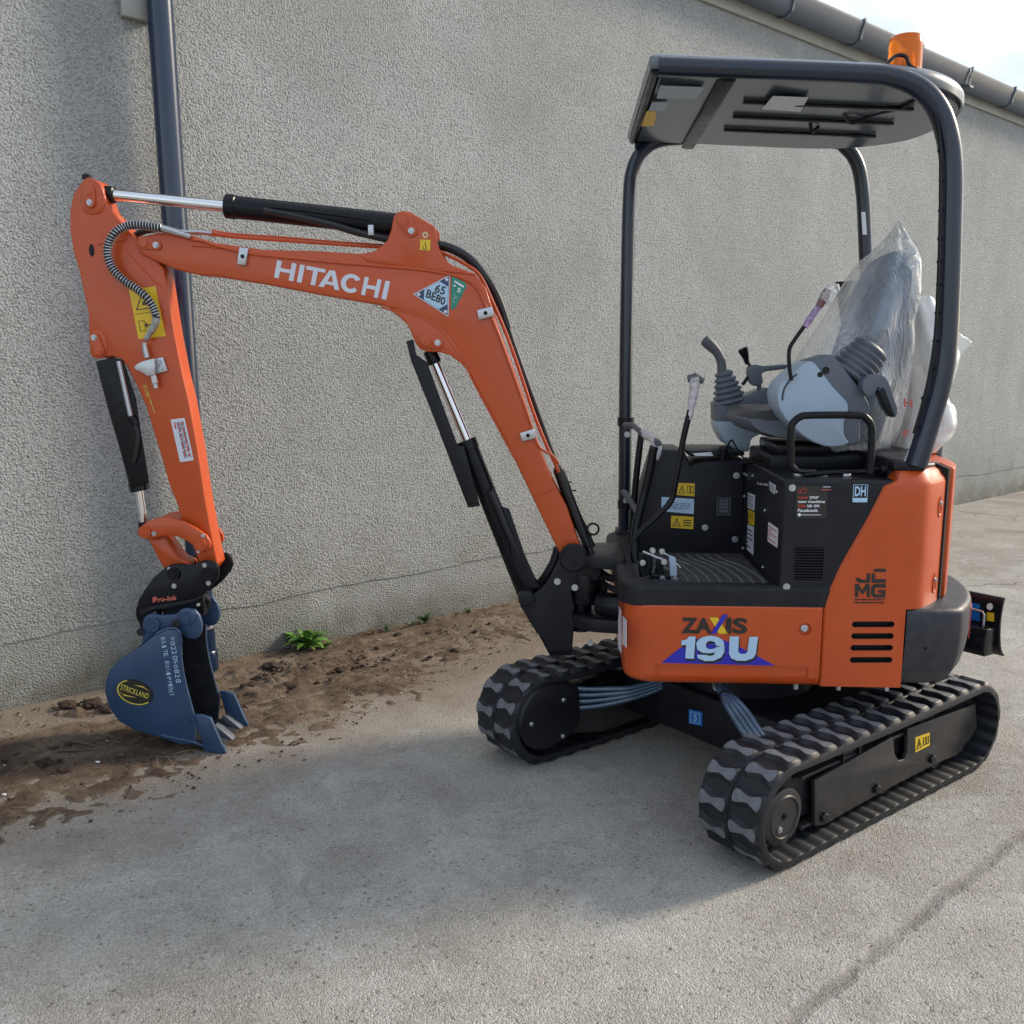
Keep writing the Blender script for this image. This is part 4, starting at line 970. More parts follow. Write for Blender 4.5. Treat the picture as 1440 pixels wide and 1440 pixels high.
patch('lettering', [cv(405, 322), cv(447, 322), cv(447, 319), cv(405, 319)], WHITE, sb, v=.483, lift=.0015)
dh = [cv(563, 402), cv(641, 402), cv(646, 308), cv(568, 308)]
outline('dealer_sticker', dh, .7, PALEB, sb, v=.483)
patch('dealer_sticker', sub(dh, 0, 0, 1, .24), PALEB, sb, v=.483, lift=.0012)
text('DH', sub(dh, .12, .34, .88, .90), PALEB, sb, 'lettering', .03, v=.483, lift=.002)
# front face of the seat box, facing forward: labels
def fx(x, y): return (850+x/4.8, 560+y/4.8)
def plx(poly, m_, name='panel_label', **k): return patch(name, poly, m_, sb, ax='x', v=XB, **k)
for poly, m_ in (([fx(968, 740), fx(1012, 758), fx(1016, 655), fx(970, 636)], SILVER), ([fx(971, 845), fx(1010, 862), fx(1012, 770), fx(972, 752)], YELLOW), ([fx(962, 1020), fx(1004, 1058), fx(1008, 870), fx(968, 850)], SILVER), ([fx(1103, 965), fx(1167, 1010), fx(1173, 880), fx(1108, 835)], WHITE), ([fx(1118, 622), fx(1150, 648), fx(1158, 590), fx(1113, 562)], SILVER)):
    o = plx(poly, m_)
    lines(poly, 5, INK if m_ is not WHITE else REDV, o, seed=int(poly[0][0]), ax='x', v=XB)
text('Fuel-ON', [fx(1035, 582), fx(1108, 594), fx(1108, 578), fx(1035, 566)], WHITE, sb, 'lettering', .02, ax='x', v=XB, lift=.0015)
for a, c_ in ((945, 662), (1084, 757), (935, 1012), (1070, 1142), (1003, 522), (1165, 632), (945, 510), (960, 520)):
    p = UP.at(*fx(a, c_), XB, 'x')
    if p.y > -.18: bolt(sb, Vector((XB, p.y, p.z)), .0065, .004, (1, 0, 0))
# right hand console wall (far side of the footwell)
YR = -.135
rp_ = [(893, 792), (897, 735), (907, 690), (925, 632), (962, 634), (972, 655), (984, 650), (1047, 645), (1047, 792)]
b = MB(); b.prism(P2(rp_, YR), YR, -.42); rc = part(b, 'right_console_wall', PANEL, bev=.01, seg=3)
yl = dict(v=YR)
warn([fx(488, 652), fx(607, 662), fx(610, 575), fx(500, 572)], rc, 'book', **yl)
o = patch('info_label', [fx(385, 762), fx(602, 782), fx(605, 680), fx(385, 666)], PALEB, rc, **yl); lines([fx(400, 752), fx(590, 772), fx(595, 690), fx(400, 676)], 6, NAVY, o, seed=3, **yl)
warn([fx(448, 872), fx(598, 885), fx(602, 800), fx(450, 793)], rc, 'lines', **yl)
kq = [fx(755, 787), fx(848, 787), fx(850, 670), fx(760, 668)]
o = patch('keypad', kq, INK, rc, t=.004, **yl); outline('keypad_edge', kq, .8, GREYM, o, v=YR, lift=.0045)
for i in range(3):
    for j in range(4): patch('key', sub(kq, .2+.22*i, .15+.2*j, .36+.22*i, .29+.2*j), GREYM, o, v=YR, lift=.005)
for a, c_, r_ in ((890, 522, .011), (678, 873, .011), (880, 952, .011)): bolt(rc, Q(*fx(a, c_), YR), r_, .007)
outline('hatch_edge', [fx(625, 1015), fx(820, 1015), fx(830, 912), fx(640, 905)], .6, DARK, rc, v=YR)
# ledge on top of the console wall with the paper label, rear ledge rail
b = MB(); z_ = 1.135; b.box((.0, -.43, 1.115), (.21, -.15, 1.135)); led = part(b, 'console_ledge', PANEL, bev=.006)
patch('paper_label', [(978, 641), (1003, 641), (1000, 636), (974, 638)], SILVER, led, ax='z', v=1.1352)
b = MB(); b.tube(crv([Q(974, 640, -.30), Q(973, 632, -.32), Q(1000, 631, -.34), Q(1030, 629, -.34)], 4), .008, 8); part(b, 'console_rail', BLACK)
b = MB(); p = Q(1017, 640, -.16); b.lathe(p, (0, .2, 1), [(-.03, .008), (-.03, .016), (0, .018), (.03, .016), (.03, .008)], 14); part(b, 'plug_cap', SATIN)
b = MB(); b.tube(crv([Q(1020, 648, -.16), Q(1022, 634, -.14), Q(1028, 619, -.12), Q(1036, 630, -.10), Q(1050, 648, -.08), Q(1080, 655, .0)], 6), .0035, 6); part(b, 'loose_cable', BLACK)
for i, (pts, r_) in enumerate((([(1040, 652, .02), (1062, 650, .06), (1090, 660, .15), (1120, 664, .30)], .006), ([(1046, 648, -.1), (1080, 648, -.02), (1110, 655, .08), (1150, 660, .2)], .008), ([(1130, 668, .42), (1170, 665, .40), (1220, 663, .38), (1262, 655, .36)], .009))):
    b = MB(); b.tube(crv([Q(*p) for p in pts], 5), r_, 8); part(b, 'cable', BLACK)
for a in (1122, 1148, 1158, 1190): 
    p = Q(a, 668, .40); b = MB(); b.box((p.x-.012, .38, 1.104), (p.x+.012, .41, 1.116)); part(b, 'clip', ZINC, bev=.003)

# ---------------- seat, consoles, levers
se = empty('operator_seat'); se.parent = EX
b = MB(); b.box((-.34, -.17, 1.10), (-.02, .19, 1.155)); b.make('seat_base', SATIN, se, bev=.01)
b = MB(); b.box((-.30, -.14, 1.15), (-.05, .16, 1.19)); b.make('seat_suspension', BLACK, se, bev=.008)
def slab(pts, y0, y1, r):  # rounded cushion: outline in (x,z)
    b = MB(); n = 8; rings = []
    cx = sum(p[0] for p in pts)/len(pts); cz = sum(p[1] for p in pts)/len(pts)
    for k in range(n+1):
        t = -1+2*k/n; y = (y0+y1)/2 + (y1-y0)/2*t; s = (1-abs(t)**4*.22); rings.append([(cx+(x-cx)*s, y, cz+(z-cz)*s) for x, z in pts])
    b.rings(rings); return b
y_c = .06
sc_ = [Q(1031, 585, y_c), Q(1033, 592, y_c), Q(1045, 603, y_c), Q(1075, 613, y_c), Q(1100, 615, y_c), Q(1200, 618, y_c), Q(1220, 590, y_c), Q(1120, 583, y_c), Q(1060, 586, y_c), Q(1040, 582, y_c)]
slab([(p.x, p.z) for p in sc_], -.20, .20, .02).make('seat_shell', GREYM, se)
sc_ = [Q(1033, 592, y_c), Q(1034, 580, y_c), Q(1044, 572, y_c), Q(1075, 570, y_c), Q(1110, 572, y_c), Q(1200, 585, y_c), Q(1215, 600, y_c), Q(1110, 598, y_c), Q(1060, 596, y_c)]
slab(rnd([(p.x, p.z) for p in sc_], .02, 3), -.19, .19, .02).make('seat_cushion', SEATM, se)
bk = [(-.20, 1.22), (-.27, 1.20), (-.36, 1.25), (-.43, 1.50), (-.475, 1.72), (-.48, 1.82), (-.45, 1.85), (-.40, 1.82), (-.36, 1.70), (-.28, 1.42)]
slab(rnd(bk, .03, 3), -.19, .19, .02).make('seat_back', SEATB, se)
b = MB(); b.prism(rnd([(-.30, 1.18), (-.40, 1.20), (-.50, 1.62), (-.44, 1.64)], .02, 3), -.14, .14); b.make('seat_back_shell', GREYM, se, bev=.01)

def poly_part(px, y, th, m, name, parent, bev=.008, r=.0, seg=3):
    pts = P2(px, y); pts = rnd(pts, r, 4) if r else pts
    b = MB(); b.prism(pts, y, y-th); return b.make(name, m, parent, bev=bev, seg=seg)
def g2(x, y): return (970+x/5.54, 440+y/5.54)
lc = empty('left_control_console'); lc.parent = EX
shell = [g2(*p) for p in [(680, 640), (700, 565), (760, 500), (830, 440), (880, 400), (935, 372), (975, 390), (1005, 430), (1120, 580), (1225, 690), (1238, 720), (1238, 775), (1205, 840), (1200, 920), (1212, 970), (1248, 1012), (1200, 1035), (1130, 1046), (1050, 1040), (960, 1005), (880, 955), (820, 900), (750, 830), (700, 750)]]
YC = .33
poly_part(shell, YC, .16, GREYL, 'console_shell', lc, bev=.018, r=.01)
body = [g2(*p) for p in [(900, 392), (945, 362), (1010, 345), (1080, 322), (1120, 330), (1200, 420), (1290, 540), (1380, 670), (1405, 720), (1400, 790), (1330, 850), (1330, 1000), (1260, 1040), (1150, 1000), (1100, 800), (980, 500)]]
poly_part(body, YC-.012, .13, GREYM, 'console_body', lc, bev=.014, r=.01)
b = MB(); sl = [g2(*p) for p in [(835, 475), (780, 520), (735, 590), (722, 650), (722, 680)]]
b.tube([Q(a, c_, YC+.0005) for a, c_ in sl], .0045, 8, flat=.5); b.make('lever_slot', DARK, lc)
for a, c_, r_ in ((1016, 480, .009), (1060, 448, .012)):
    p = Q(*g2(a, c_), YC-(.0 if r_ < .01 else .012)); b = MB(); b.lathe(p, (0, 1, 0), [(-.004, r_), (.0015, r_), (.0015, r_*.5)], 18); b.make('console_plug', DARK, lc)
# folded-back gaiter of the left joystick
def gaiter(p0, p1, r0, r1, n, m, parent, name='joystick_gaiter', tilt=None, sq=1.0):
    p0, p1 = Vector(p0), Vector(p1); d = (p1-p0); L0 = d.length; pr = []
    for k in range(n):
        t = k/n; r = r0+(r1-r0)*t; h = L0/n
        pr += [(L0*t, r*.84), (L0*t+h*.28, r), (L0*t+h*.55, r*.99), (L0*t+h*.85, r*.80)]
    pr.append((L0, r1*.8)); pr.append((L0, .001)); b = MB(); b.lathe(p0, d, [(0, .001)]+pr, 28); return b.make(name, m, parent, ang=75)
yj = .25
gaiter(Q(1192, 530, yj), Q(1228, 487, yj), .078, .058, 6, GREYM, lc)
b = MB(); jp = crv([Q(1222, 496, yj-.02), Q(1236, 478, yj-.06), Q(1243, 455, yj-.09), Q(1250, 438, yj-.1)], 5); b.tube(jp, [.015+.004*math.sin(i*.3) for i in range(len(jp))], 14); b.make('joystick_grip', GREYD, lc)
# left armrest, swung up
ar = [g2(*p) for p in []]
def h2(x, y): return (1120+x/5.54, 440+y/5.54)
arm_o = [h2(*p) for p in [(525, 520), (560, 492), (610, 478), (660, 480), (700, 505), (725, 560), (790, 760), (775, 815), (745, 815), (690, 735), (640, 600), (655, 575), (635, 580), (600, 640), (545, 650), (510, 575)]]
poly_part(arm_o, .36, .05, GREYM, 'armrest', lc, bev=.008, r=.012)
ins = [h2(*p) for p in [(655, 585), (685, 580), (770, 800), (745, 815), (690, 740), (640, 615)]]
poly_part(ins, .362, .03, SATIN, 'armrest_pad', lc, bev=.004, r=.008)
# right console
rcn = empty('right_control_console'); rcn.parent = EX; yr = -.24
poly_part([g2(*p) for p in [(210, 700), (470, 640), (620, 580), (690, 620), (700, 760), (420, 780), (330, 860), (300, 880), (212, 850)]], yr, .16, GREYM, 'console_body', rcn, bev=.014, r=.01)
poly_part([g2(*p) for p in [(212, 845), (320, 850), (400, 800), (620, 800), (640, 900), (480, 980), (465, 1085), (380, 1075), (280, 1020), (225, 920)]], yr+.012, .17, GREYL, 'console_shell', rcn, bev=.018, r=.012)
gaiter(Q(*g2(315, 705), yr-.05), Q(*g2(262, 450), yr-.05), .068, .030, 6, GREYM, rcn)
jp = crv([Q(*g2(255, 455), yr-.05), Q(*g2(245, 380), yr-.05), Q(*g2(215, 310), yr-.05), Q(*g2(165, 255), yr-.05), Q(*g2(118, 215), yr-.05)], 5)
b = MB(); n = len(jp); b.tube(jp, [.0205-.003*math.sin(i/n*5) if i < n-2 else .014 for i in range(n)], 16); b.make('joystick_grip', GREYD, rcn)
b = MB(); p = Q(*g2(128, 222), yr-.05); b.lathe(p, (jp[-1][0]-jp[-3][0], 0, jp[-1][2]-jp[-3][2]), [(-.02, .0215), (.006, .0215), (.013, .015), (.015, .001)], 16); b.make('joystick_cap', GREYD, rcn)
b = MB(); b.tube([Q(*g2(410, 560), yr-.03), Q(*g2(455, 500), yr-.03)], .007, 8); b.make('blade_lever', BLACK, rcn); b = MB(); b.tube([Q(*g2(475, 430), yr-.06), Q(*g2(440, 350), yr-.06)], .006, 8)
b.tube(crv([Q(*g2(450, 400), yr-.06), Q(*g2(432, 330), yr-.06), Q(*g2(410, 275), yr-.06)], 3), [.009, .010, .012, .016, .019, .021, .017][:7], 12); b.make('blade_lever_knob', BLACK, rcn)
poly_part([g2(*p) for p in [(455, 470), (465, 415), (520, 400), (570, 415), (765, 400), (770, 435), (600, 455), (560, 470), (575, 540), (550, 570), (500, 570), (470, 530)]], yr-.02, .06, GREYM, 'armrest', rcn, bev=.010, r=.012)
b = MB(); b.cyl(Q(*g2(540, 560), yr-.05), Q(*g2(545, 610), yr-.05), .010, 12); b.make('armrest_post', GREYM, rcn)
# lock lever with wrapped knob (left console)
b = MB(); b.tube(crv([Q(1113, 535, YC+.02), Q(1110, 515, YC+.02), Q(1110, 492, YC+.02), Q(1116, 480, YC+.02), Q(1128, 463, YC+.02), Q(1138, 450, YC+.02)], 5), .0065, 12); ll = part(b, 'lock_lever', BLACK)
jp = crv([Q(1132, 460, YC+.02), Q(1140, 447, YC+.02), Q(1150, 433, YC+.02), Q(1160, 418, YC+.02), Q(1166, 408, YC+.02)], 4)
b = MB(); b.tube(jp, [.011+.004*noise.noise((i*1.3, 0, 0)) for i in range(len(jp))], 12); b.make('bubble_wrap', PURP, ll)
b = MB(); b.tube([Q(1152, 431, YC+.025), Q(1160, 416, YC+.03), Q(1164, 408, YC+.03)], [.012, .015, .012], 10); b.make('lever_knob', mat('maroon_knob', (.16, .05, .07), .3, coat=.5), ll)
b = MB(); jp = [Q(1158, 424, YC+.03), Q(1166, 413, YC+.03), Q(1172, 404, YC+.03), Q(1178, 410, YC+.04)]; b.tube(crv(jp, 3), [.018, .02, .022, .02, .022, .018, .014, .016, .012, .006][:10], 10); b.make('loose_film', FILM, ll)
# grab rail beside the seat box
gr = [Q(1120, 662, .45), Q(1113, 655, .45), Q(1112, 640, .45), Q(1112, 612, .45), Q(1114, 597, .45), Q(1124, 587, .45), Q(1140, 584, .45), Q(1205, 584, .45), Q(1218, 588, .45), Q(1225, 598, .45), Q(1226, 612, .45), Q(1225, 640, .45), Q(1223, 666, .45)]
b = MB(); b.tube(crv(gr, 4), .0115, 14); part(b, 'grab_rail', BLACK)
b = MB(); b.tube(crv([Q(1113, 645, .44), Q(1116, 658, .44), Q(1124, 663, .43), Q(1146, 663, .40)], 4), .008, 10); part(b, 'grab_rail_foot', ZINC if False else BLACK)

# travel levers at the front, with wrapped grips
YT = -.05
def lever(name, pts, r, m=BLACK, parent=None, n=5):
    b = MB(); b.tube(crv([Q(*p) for p in pts], n), r, 12); return part(b, name, m, parent)
tv = lever('travel_lever', [(892, 760, .20), (903, 745, .20), (925, 725, .19), (944, 704, .18), (949, 680, .18), (955, 650, .18), (962, 612, .18), (972, 572, .18)], .0105)
b = MB(); jp = crv([Q(969, 590, .18), Q(972, 572, .18), Q(975, 555, .18), Q(977, 540, .18), Q(976, 530, .18)], 4)
b.tube(jp, [.010+.002*i/3+.003*noise.noise((i*.9, 2, 0)) for i in range(len(jp))], 12); b.make('film_wrap', STUBW, tv)
b = MB(); p = Q(977, 536, .18); b.tube([p+Vector((.024, 0, .008)), p+Vector((0, 0, .012)), p+Vector((-.03, 0, .0))], [.012, .017, .010], 12); b.make('lever_knob', GREYD, tv)
lever('travel_lever', [(893, 800, .05), (894, 745, .0), (905, 700, -.02), (913, 665, -.02), (920, 628, -.02)], .0165)
gpb = lever('front_grip', [(879, 598, -.34), (893, 600, -.25), (905, 610, -.15), (920, 619, -.08), (926, 624, -.02)], .0125, GREYD)
b = MB(); b.tube(crv([Q(899, 603, -.22), Q(908, 611, -.14), Q(920, 619, -.08), (Q(925, 632, -.03)), Q(921, 645, -.03)], 5), [.016+.004*noise.noise((i*.8, 5, 0)) for i in range(21)], 12); b.make('film_wrap', STUBW, gpb)
lever('front_guard_bar', [(902, 610, -.28), (897, 650, -.28), (892, 700, -.28), (888, 760, -.28)], .013, SATIN)
lever('front_step_bar', [(877, 692, -.36), (884, 700, -.30), (893, 714, -.22), (902, 728, -.14)], .013, GREYD)
for a, c_, y in ((882, 611, -.42), (880, 704, -.42)): bolt(EX, Q(a, c_, y+.0), .011, .01, (0, 1, 0))
# pedal linkage at the front corner of the floor
pl = empty('pedal_linkage'); pl.parent = EX
def g3(x, y): return (850+x/4.8, 560+y/4.8)
for a, c_ in ((327, 1032), (390, 1038)): 
    p = Q(*g3(a, c_), .30); b = MB(); b.lathe(p, (0, 1, 0), [(-.012, .011), (.0, .011), (.004, .008), (.004, .003)], 16); b.make('pivot_cap', ZINC, pl)
poly_part([g3(*p) for p in [(435, 1060), (480, 1075), (490, 1150), (492, 1230), (445, 1235), (440, 1120)]], .33, .012, GREYL, 'pedal_bracket', pl, bev=.002)
for pts, r_, m_ in (([(400, 1045), (440, 1070), (480, 1110), (512, 1145)], .004, ZINC), ([(260, 1035), (330, 1065), (395, 1090)], .005, ZINC), ([(318, 1200), (328, 1160), (340, 1130)], .006, GREYD), ([(255, 1060), (250, 1140), (262, 1200)], .012, SATIN), ([(290, 1060), (300, 1130), (290, 1190)], .014, BLACK), ([(380, 1090), (370, 1150), (385, 1210)], .014, BLACK)):
    b = MB(); b.tube(crv([Q(*g3(*p), .31) for p in pts], 4), r_, 10); b.make('linkage_rod', m_, pl)
b = MB(); p = Q(*g3(400, 1200), .30); b.box((p.x-.045, .26, p.z-.012), (p.x+.045, .33, p.z+.012)); b.make('linkage_block', BLACK, pl, bev=.004)
for a, c_ in ((390, 1217), (478, 1222), (402, 1105), (258, 1110)):
    bolt(pl, Q(*g3(a, c_), .335), .009, .008)

# ---------------- canopy
cf = empty('canopy_frame'); cf.parent = EX
def crv_px(pts, y, n=5): return crv([Q(a, c_, y) for a, c_ in pts], n)
b = MB(); b.tube(crv_px([(926, 93), (1000, 96), (1100, 99), (1200, 103), (1248, 107), (1290, 122), (1317, 150), (1332, 190), (1338, 240), (1337, 320), (1334, 420), (1330, 490), (1322, 540), (1308, 590), (1296, 630), (1288, 655)], .45, 6), [.0275+.0055*min(1, max(0, (i-22)/16)) for i in range(91)], 18); b.make('near_hoop', STEELB, cf)
for py in (212, 254, 296, 336, 368, 400, 440, 480, 518, 560, 600):
    xs_ = {212: 1320, 254: 1322, 296: 1321, 336: 1320, 368: 1319, 400: 1318, 440: 1316, 480: 1313, 518: 1308, 560: 1297, 600: 1288}[py]
    p = Q(xs_+2, py, .46); b = MB(); b.lathe(p, (1, 0, .1), [(-.004, .004), (.006, .006), (.008, .002)], 8); b.make('clip', BLACK, cf)
b = MB(); b.tube(crv_px([(1314, 160), (1322, 200), (1322, 300), (1319, 400), (1314, 480), (1303, 545), (1285, 610)], .475, 6), .0048, 8); b.make('cable', BLACK, cf)
FH = -.45
b = MB(); b.tube(crv_px([(878, 757), (879, 640), (880, 520), (882, 400), (885, 280), (890, 238), (904, 212), (930, 197), (980, 193)], FH, 6), .0265, 16); b.make('front_post', STEELB, cf)
b = MB(); b.tube(crv_px([(893, 190), (930, 190), (1050, 192), (1165, 198), (1190, 208), (1206, 232), (1213, 270), (1216, 320), (1219, 400), (1222, 480), (1226, 600), (1228, 650)], FH, 6), .0265, 16); b.make('far_hoop', STEELB, cf)
patch('post_label', [(1213, 330), (1219, 330), (1217, 298), (1211, 298)], WHITE, cf, v=FH+.028)
# corner gussets
poly_part([(893, 178), (905, 172), (955, 192), (930, 200), (908, 214), (897, 232), (893, 214)], FH+.01, .02, STEELB, 'corner_gusset', cf, bev=.002)
poly_part([(1150, 196), (1196, 196), (1196, 222), (1186, 212), (1172, 206)], FH+.01, .02, STEELB, 'corner_gusset', cf, bev=.002)
# clamps on the front post
for py in (592, 708, 757):
    p = Q(880, py, FH); b = MB(); b.lathe(p-Vector((0, 0, .02)), (0, 0, 1), [(0, .028), (0, .034), (.035, .034), (.035, .028)], 16); b.make('post_clamp', SATIN if py < 750 else ZINC, cf)
b = MB(); p = Q(880, 800, FH); b.box((p.x-.045, FH-.06, .745), (p.x+.045, FH+.06, .775)); b.make('post_foot', SATIN, cf, bev=.004)
ZR = 2.335
def roofring(ins, z, dz=0):
    """plan: straight front edge, round rear"""
    f = .440-ins; wd = .452-ins; r = .60-ins; pts = [(f, wd), (f, -wd)]
    pts = []
    for k in range(9): a_ = R(-90+180*k/8) if False else 0
    P = [(f, wd), (.20, wd), (-.05, wd), (-.22, wd-.004), (-.36, wd-.03), (-.47, wd-.10), (-.555, wd-.21), (-.60+ins*.5, wd-.34), (-.61+ins, 0)]
    P = P + [(x, -y) for x, y in reversed(P[:-1])]
    P = [(x, y, z + (.0-.055*(.45-x)) ) for x, y in P]
    return crv(P[:], 4)
def rr_(ins, z): return roofring(ins, z)
b = MB(); zz = 2.368
b.rings([rr_(.030, zz-.028), rr_(.012, zz-.040), rr_(.0, zz-.040), rr_(-.006, zz-.026), rr_(-.003, zz-.008), rr_(.02, zz+.008), rr_(.10, zz+.022), rr_(.24, zz+.030), rr_(.40, zz+.032)], caps=True)
cr_ = part(b, 'canopy_roof', CANT, ang=50)
b = MB(); b.rings([rr_(.032, zz-.050), rr_(.032, zz-.030)]); 
cl_ = b.make('roof_liner', CANU, cr_, ang=50)
def zroof(x): return zz-.055*(.45-x)-.0
for yy in (.20, .02, -.16):
    b = MB(); M = None; b.prism([(.12, zroof(.12)-.052), (.12, zroof(.12)-.062), (-.42, zroof(-.42)-.062), (-.42, zroof(-.42)-.052)], yy-.012, yy+.012); b.make('liner_rib', BLACK, cr_, bev=.004)
b = MB(); b.prism([(.235, zroof(.235)-.050), (.235, zroof(.235)-.066), (.185, zroof(.2)-.066), (.185, zroof(.2)-.050)], -.45, .45); b.make('roof_crossbar', BLACK, cr_, bev=.008)
b = MB(); b.tube([(.425, .44, zroof(.42)-.045), (.425, -.44, zroof(.42)-.045)], .012, 14); b.make('roof_crossbar', BLACK, cr_)
zl = zroof(.1)-.0525
def zlab(poly, m_, x): 
    zv = zroof(x)-.0635
    return patch('roof_label', poly, m_, cr_, ax='z', v=zv)
def k1(x, y): return (850+x/2.667, 40+y/2.667)
o = zlab([k1(195, 262), k1(345, 262), k1(376, 220), k1(210, 214)], GREYL, .36)
o = zlab([k1(590, 302), k1(735, 312), k1(765, 258), k1(632, 253)], SILVER, .0)
o = zlab([k1(165, 308), k1(225, 308), k1(242, 276), k1(180, 276)], GREYL, .38)
o = patch('roof_label', [k1(138, 366), k1(185, 366), k1(196, 310), k1(158, 310)], YELLOW, cr_, ax='z', v=zroof(.4)-.064)
b = MB(); b.tube(crv([Vector((-.22, .12, zl-.005)), Vector((-.27, .05, zl-.035)), Vector((-.33, .10, zl-.02)), Vector((-.38, .22, zl-.03)), Vector((-.40, .36, zl-.02))], 6), .006, 8); b.make('cable', BLACK, cr_)
b = MB(); b.tube(crv([Vector((-.15, -.02, zl-.005)), Vector((-.165, -.04, zl-.04)), Vector((-.19, -.06, zl-.02))], 5), .007, 8); b.make('cable', BLACK, cr_)
# beacon on the near rear corner of the roof
bc = empty('beacon'); bc.parent = EX
yb = .30; pL = Q(1248, 92, yb); pR = Q(1296, 92, yb); pT = Q(1270, 54, yb); cx = (pL.x+pR.x)/2; rr0 = (pL.x-pR.x)/2
zb2 = zroof(cx)+.012; zt2 = pT.z; H_ = zt2-zb2
b = MB(); b.lathe((cx, yb, zb2-.02), (0, 0, 1), [(0, rr0*.8), (.0, rr0*1.02), (.028, rr0*1.02), (.03, rr0*.9)], 32); b.make('beacon_base', BLACK, bc)
pr = [(0, rr0*.98)]; 
for k in range(9): pr += [(H_*(.05+.085*k), rr0*(.99-.02*k/9)), (H_*(.05+.085*k+.05), rr0*(.955-.02*k/9))]
pr += [(H_*.93, rr0*.94), (H_*.985, rr0*.85), (H_*1.01, rr0*.70), (H_, 0.001)]
b = MB(); b.lathe((cx, yb, zb2+.01), (0, 0, 1), [(h*.96, r) for h, r in pr], 36); b.make('beacon_lens', AMBER, bc, ang=60)
b = MB(); b.lathe((cx, yb, zb2+.01), (0, 0, 1), [(0, rr0*.5), (H_*.5, rr0*.4), (H_*.55, .001)], 20); b.make('beacon_lamp', mat('beacon_core', (.85, .55, .15), .3), bc)
b = MB(); b.tube(crv([Q(1246, 98, .42), Q(1250, 87, .41), Q(1262, 78, .40), Q(1274, 80, .40), Q(1279, 92, .41), Q(1290, 98, .41)], 6), .0055, 8); b.make('beacon_cable', BLACK, bc)
b = MB(); b.box((cx-.045, .27, zroof(cx)+.012), (cx+.045, .34, zroof(cx)+.020)); b.make('beacon_bracket', BLACK, bc, bev=.003)

# filler pipe elbow and pin at the rear near corner
b = MB(); b.tube(crv([Q(1238, 661, .40), Q(1256, 659, .40), Q(1275, 657, .40), Q(1300, 656, .36), Q(1318, 656, .30), Q(1325, 664, .28), Q(1326, 690, .28)], 5), .014, 12); part(b, 'tail_pipe', SATIN)
b = MB(); b.cyl(Q(1262, 658, .42), Q(1292, 658, .42), .012, 12); part(b, 'hinge_pin', ZINC)
b = MB(); b.tube(crv([Q(1276, 650, .43), Q(1281, 638, .43), Q(1291, 630, .43), Q(1303, 622, .43)], 5), [.013+.004*noise.noise((i*1.1, 9, 0)) for i in range(16)], 12); part(b, 'wrapped_lever', STUBW)
b = MB(); b.box((-.44, .36, 1.13), (-.34, .46, 1.160)); part(b, 'post_base', SATIN, bev=.008)
b = MB(); b.prism(rnd([(-.335, .425), (-.335, -.43), (-.44, -.39), (-.53, -.25), (-.53, .25), (-.44, .39)], .03, 3), 1.10, 1.166, 'z'); part(b, 'rear_deck', PANEL, bev=.008)
cp_ = Q(1326, 532, .0); b = MB(); b.lathe((cp_.x, 0, 1.12), (0, 0, 1), [(0, .016), (cp_.z-1.12-.05, .016), (cp_.z-1.12-.045, .022), (cp_.z-1.12-.012, .022), (cp_.z-1.12-.01, .030), (cp_.z-1.12+.008, .030)], 20); part(b, 'filler_cap', GREYD)
poly_part([(1176, 396), (1212, 394), (1216, 470), (1190, 480)], -.34, .03, BLACK, 'headrest_bracket', se, bev=.004)

# ---------------- plastic film over the seat (a thing of its own)
def bag(name, rowspec, m, label, cat, seed=1, n=40, amp=1.0):
    """rows: (x centre, z, half length x, half width y)"""
    b = MB(); rows = []
    rs_ = crv([(x, z, hx) for x, z, hx, hy in rowspec], 6); hy_ = crv([(r[3], 0, 0) for r in rowspec], 6)
    for i, ((x, z, hx), (hy, _, _)) in enumerate(zip(rs_, hy_)):
        ring = []
        for k in range(n):
            a = 2*math.pi*k/n; c_, s_ = math.cos(a), math.sin(a)
            fold = 1 + .07*amp*math.sin(a*7+z*9+seed) + .10*amp*noise.noise((c_*2.2+seed, s_*2.2, z*4)) + .05*amp*noise.noise((c_*6, s_*6+seed, z*11))
            ring.append((x+max(hx, .003)*c_*fold, max(hy, .003)*s_*fold + .01*noise.noise((i*.3, k*.2, seed)), z+.012*noise.noise((c_*2, s_*2, i*.25+seed))))
        rows.append(ring)
    b.rings(rows); o = b.make(name, m, None, M=UP.M, ang=180); tag(o, label, cat); return o
bag('seat_cover_bag', [(-.468, 1.945, .004, .004), (-.462, 1.91, .022, .05), (-.452, 1.86, .055, .14), (-.435, 1.80, .09, .20), (-.405, 1.70, .12, .235), (-.365, 1.58, .155, .25), (-.335, 1.46, .180, .25), (-.33, 1.36, .175, .245), (-.33, 1.26, .165, .235), (-.33, 1.17, .13, .20)], FILM, 'clear plastic bag pulled over the backrest of the digger seat', 'plastic bag', 3)
bag('hanging_bag', [(-.56, 1.69, .03, .05), (-.565, 1.64, .055, .10), (-.585, 1.56, .075, .14), (-.60, 1.48, .085, .15), (-.60, 1.42, .075, .15), (-.585, 1.34, .06, .13), (-.57, 1.25, .06, .12), (-.555, 1.16, .06, .10)], FILM2, 'milky plastic bag hanging behind the seat, one pointed corner poking out past the rear post', 'plastic bag', 5)
bag('loose_bag', [(-.615, 1.375, .004, .02), (-.62, 1.355, .04, .05), (-.625, 1.31, .072, .08), (-.625, 1.25, .082, .09), (-.61, 1.20, .075, .09), (-.59, 1.155, .055, .08), (-.58, 1.142, .04, .05)], FILM2, 'rounded milky plastic bag lying on the engine cover behind the rear post', 'plastic bag', 8, amp=.45)
pr_ = bpy.data.objects['seat_cover_bag']
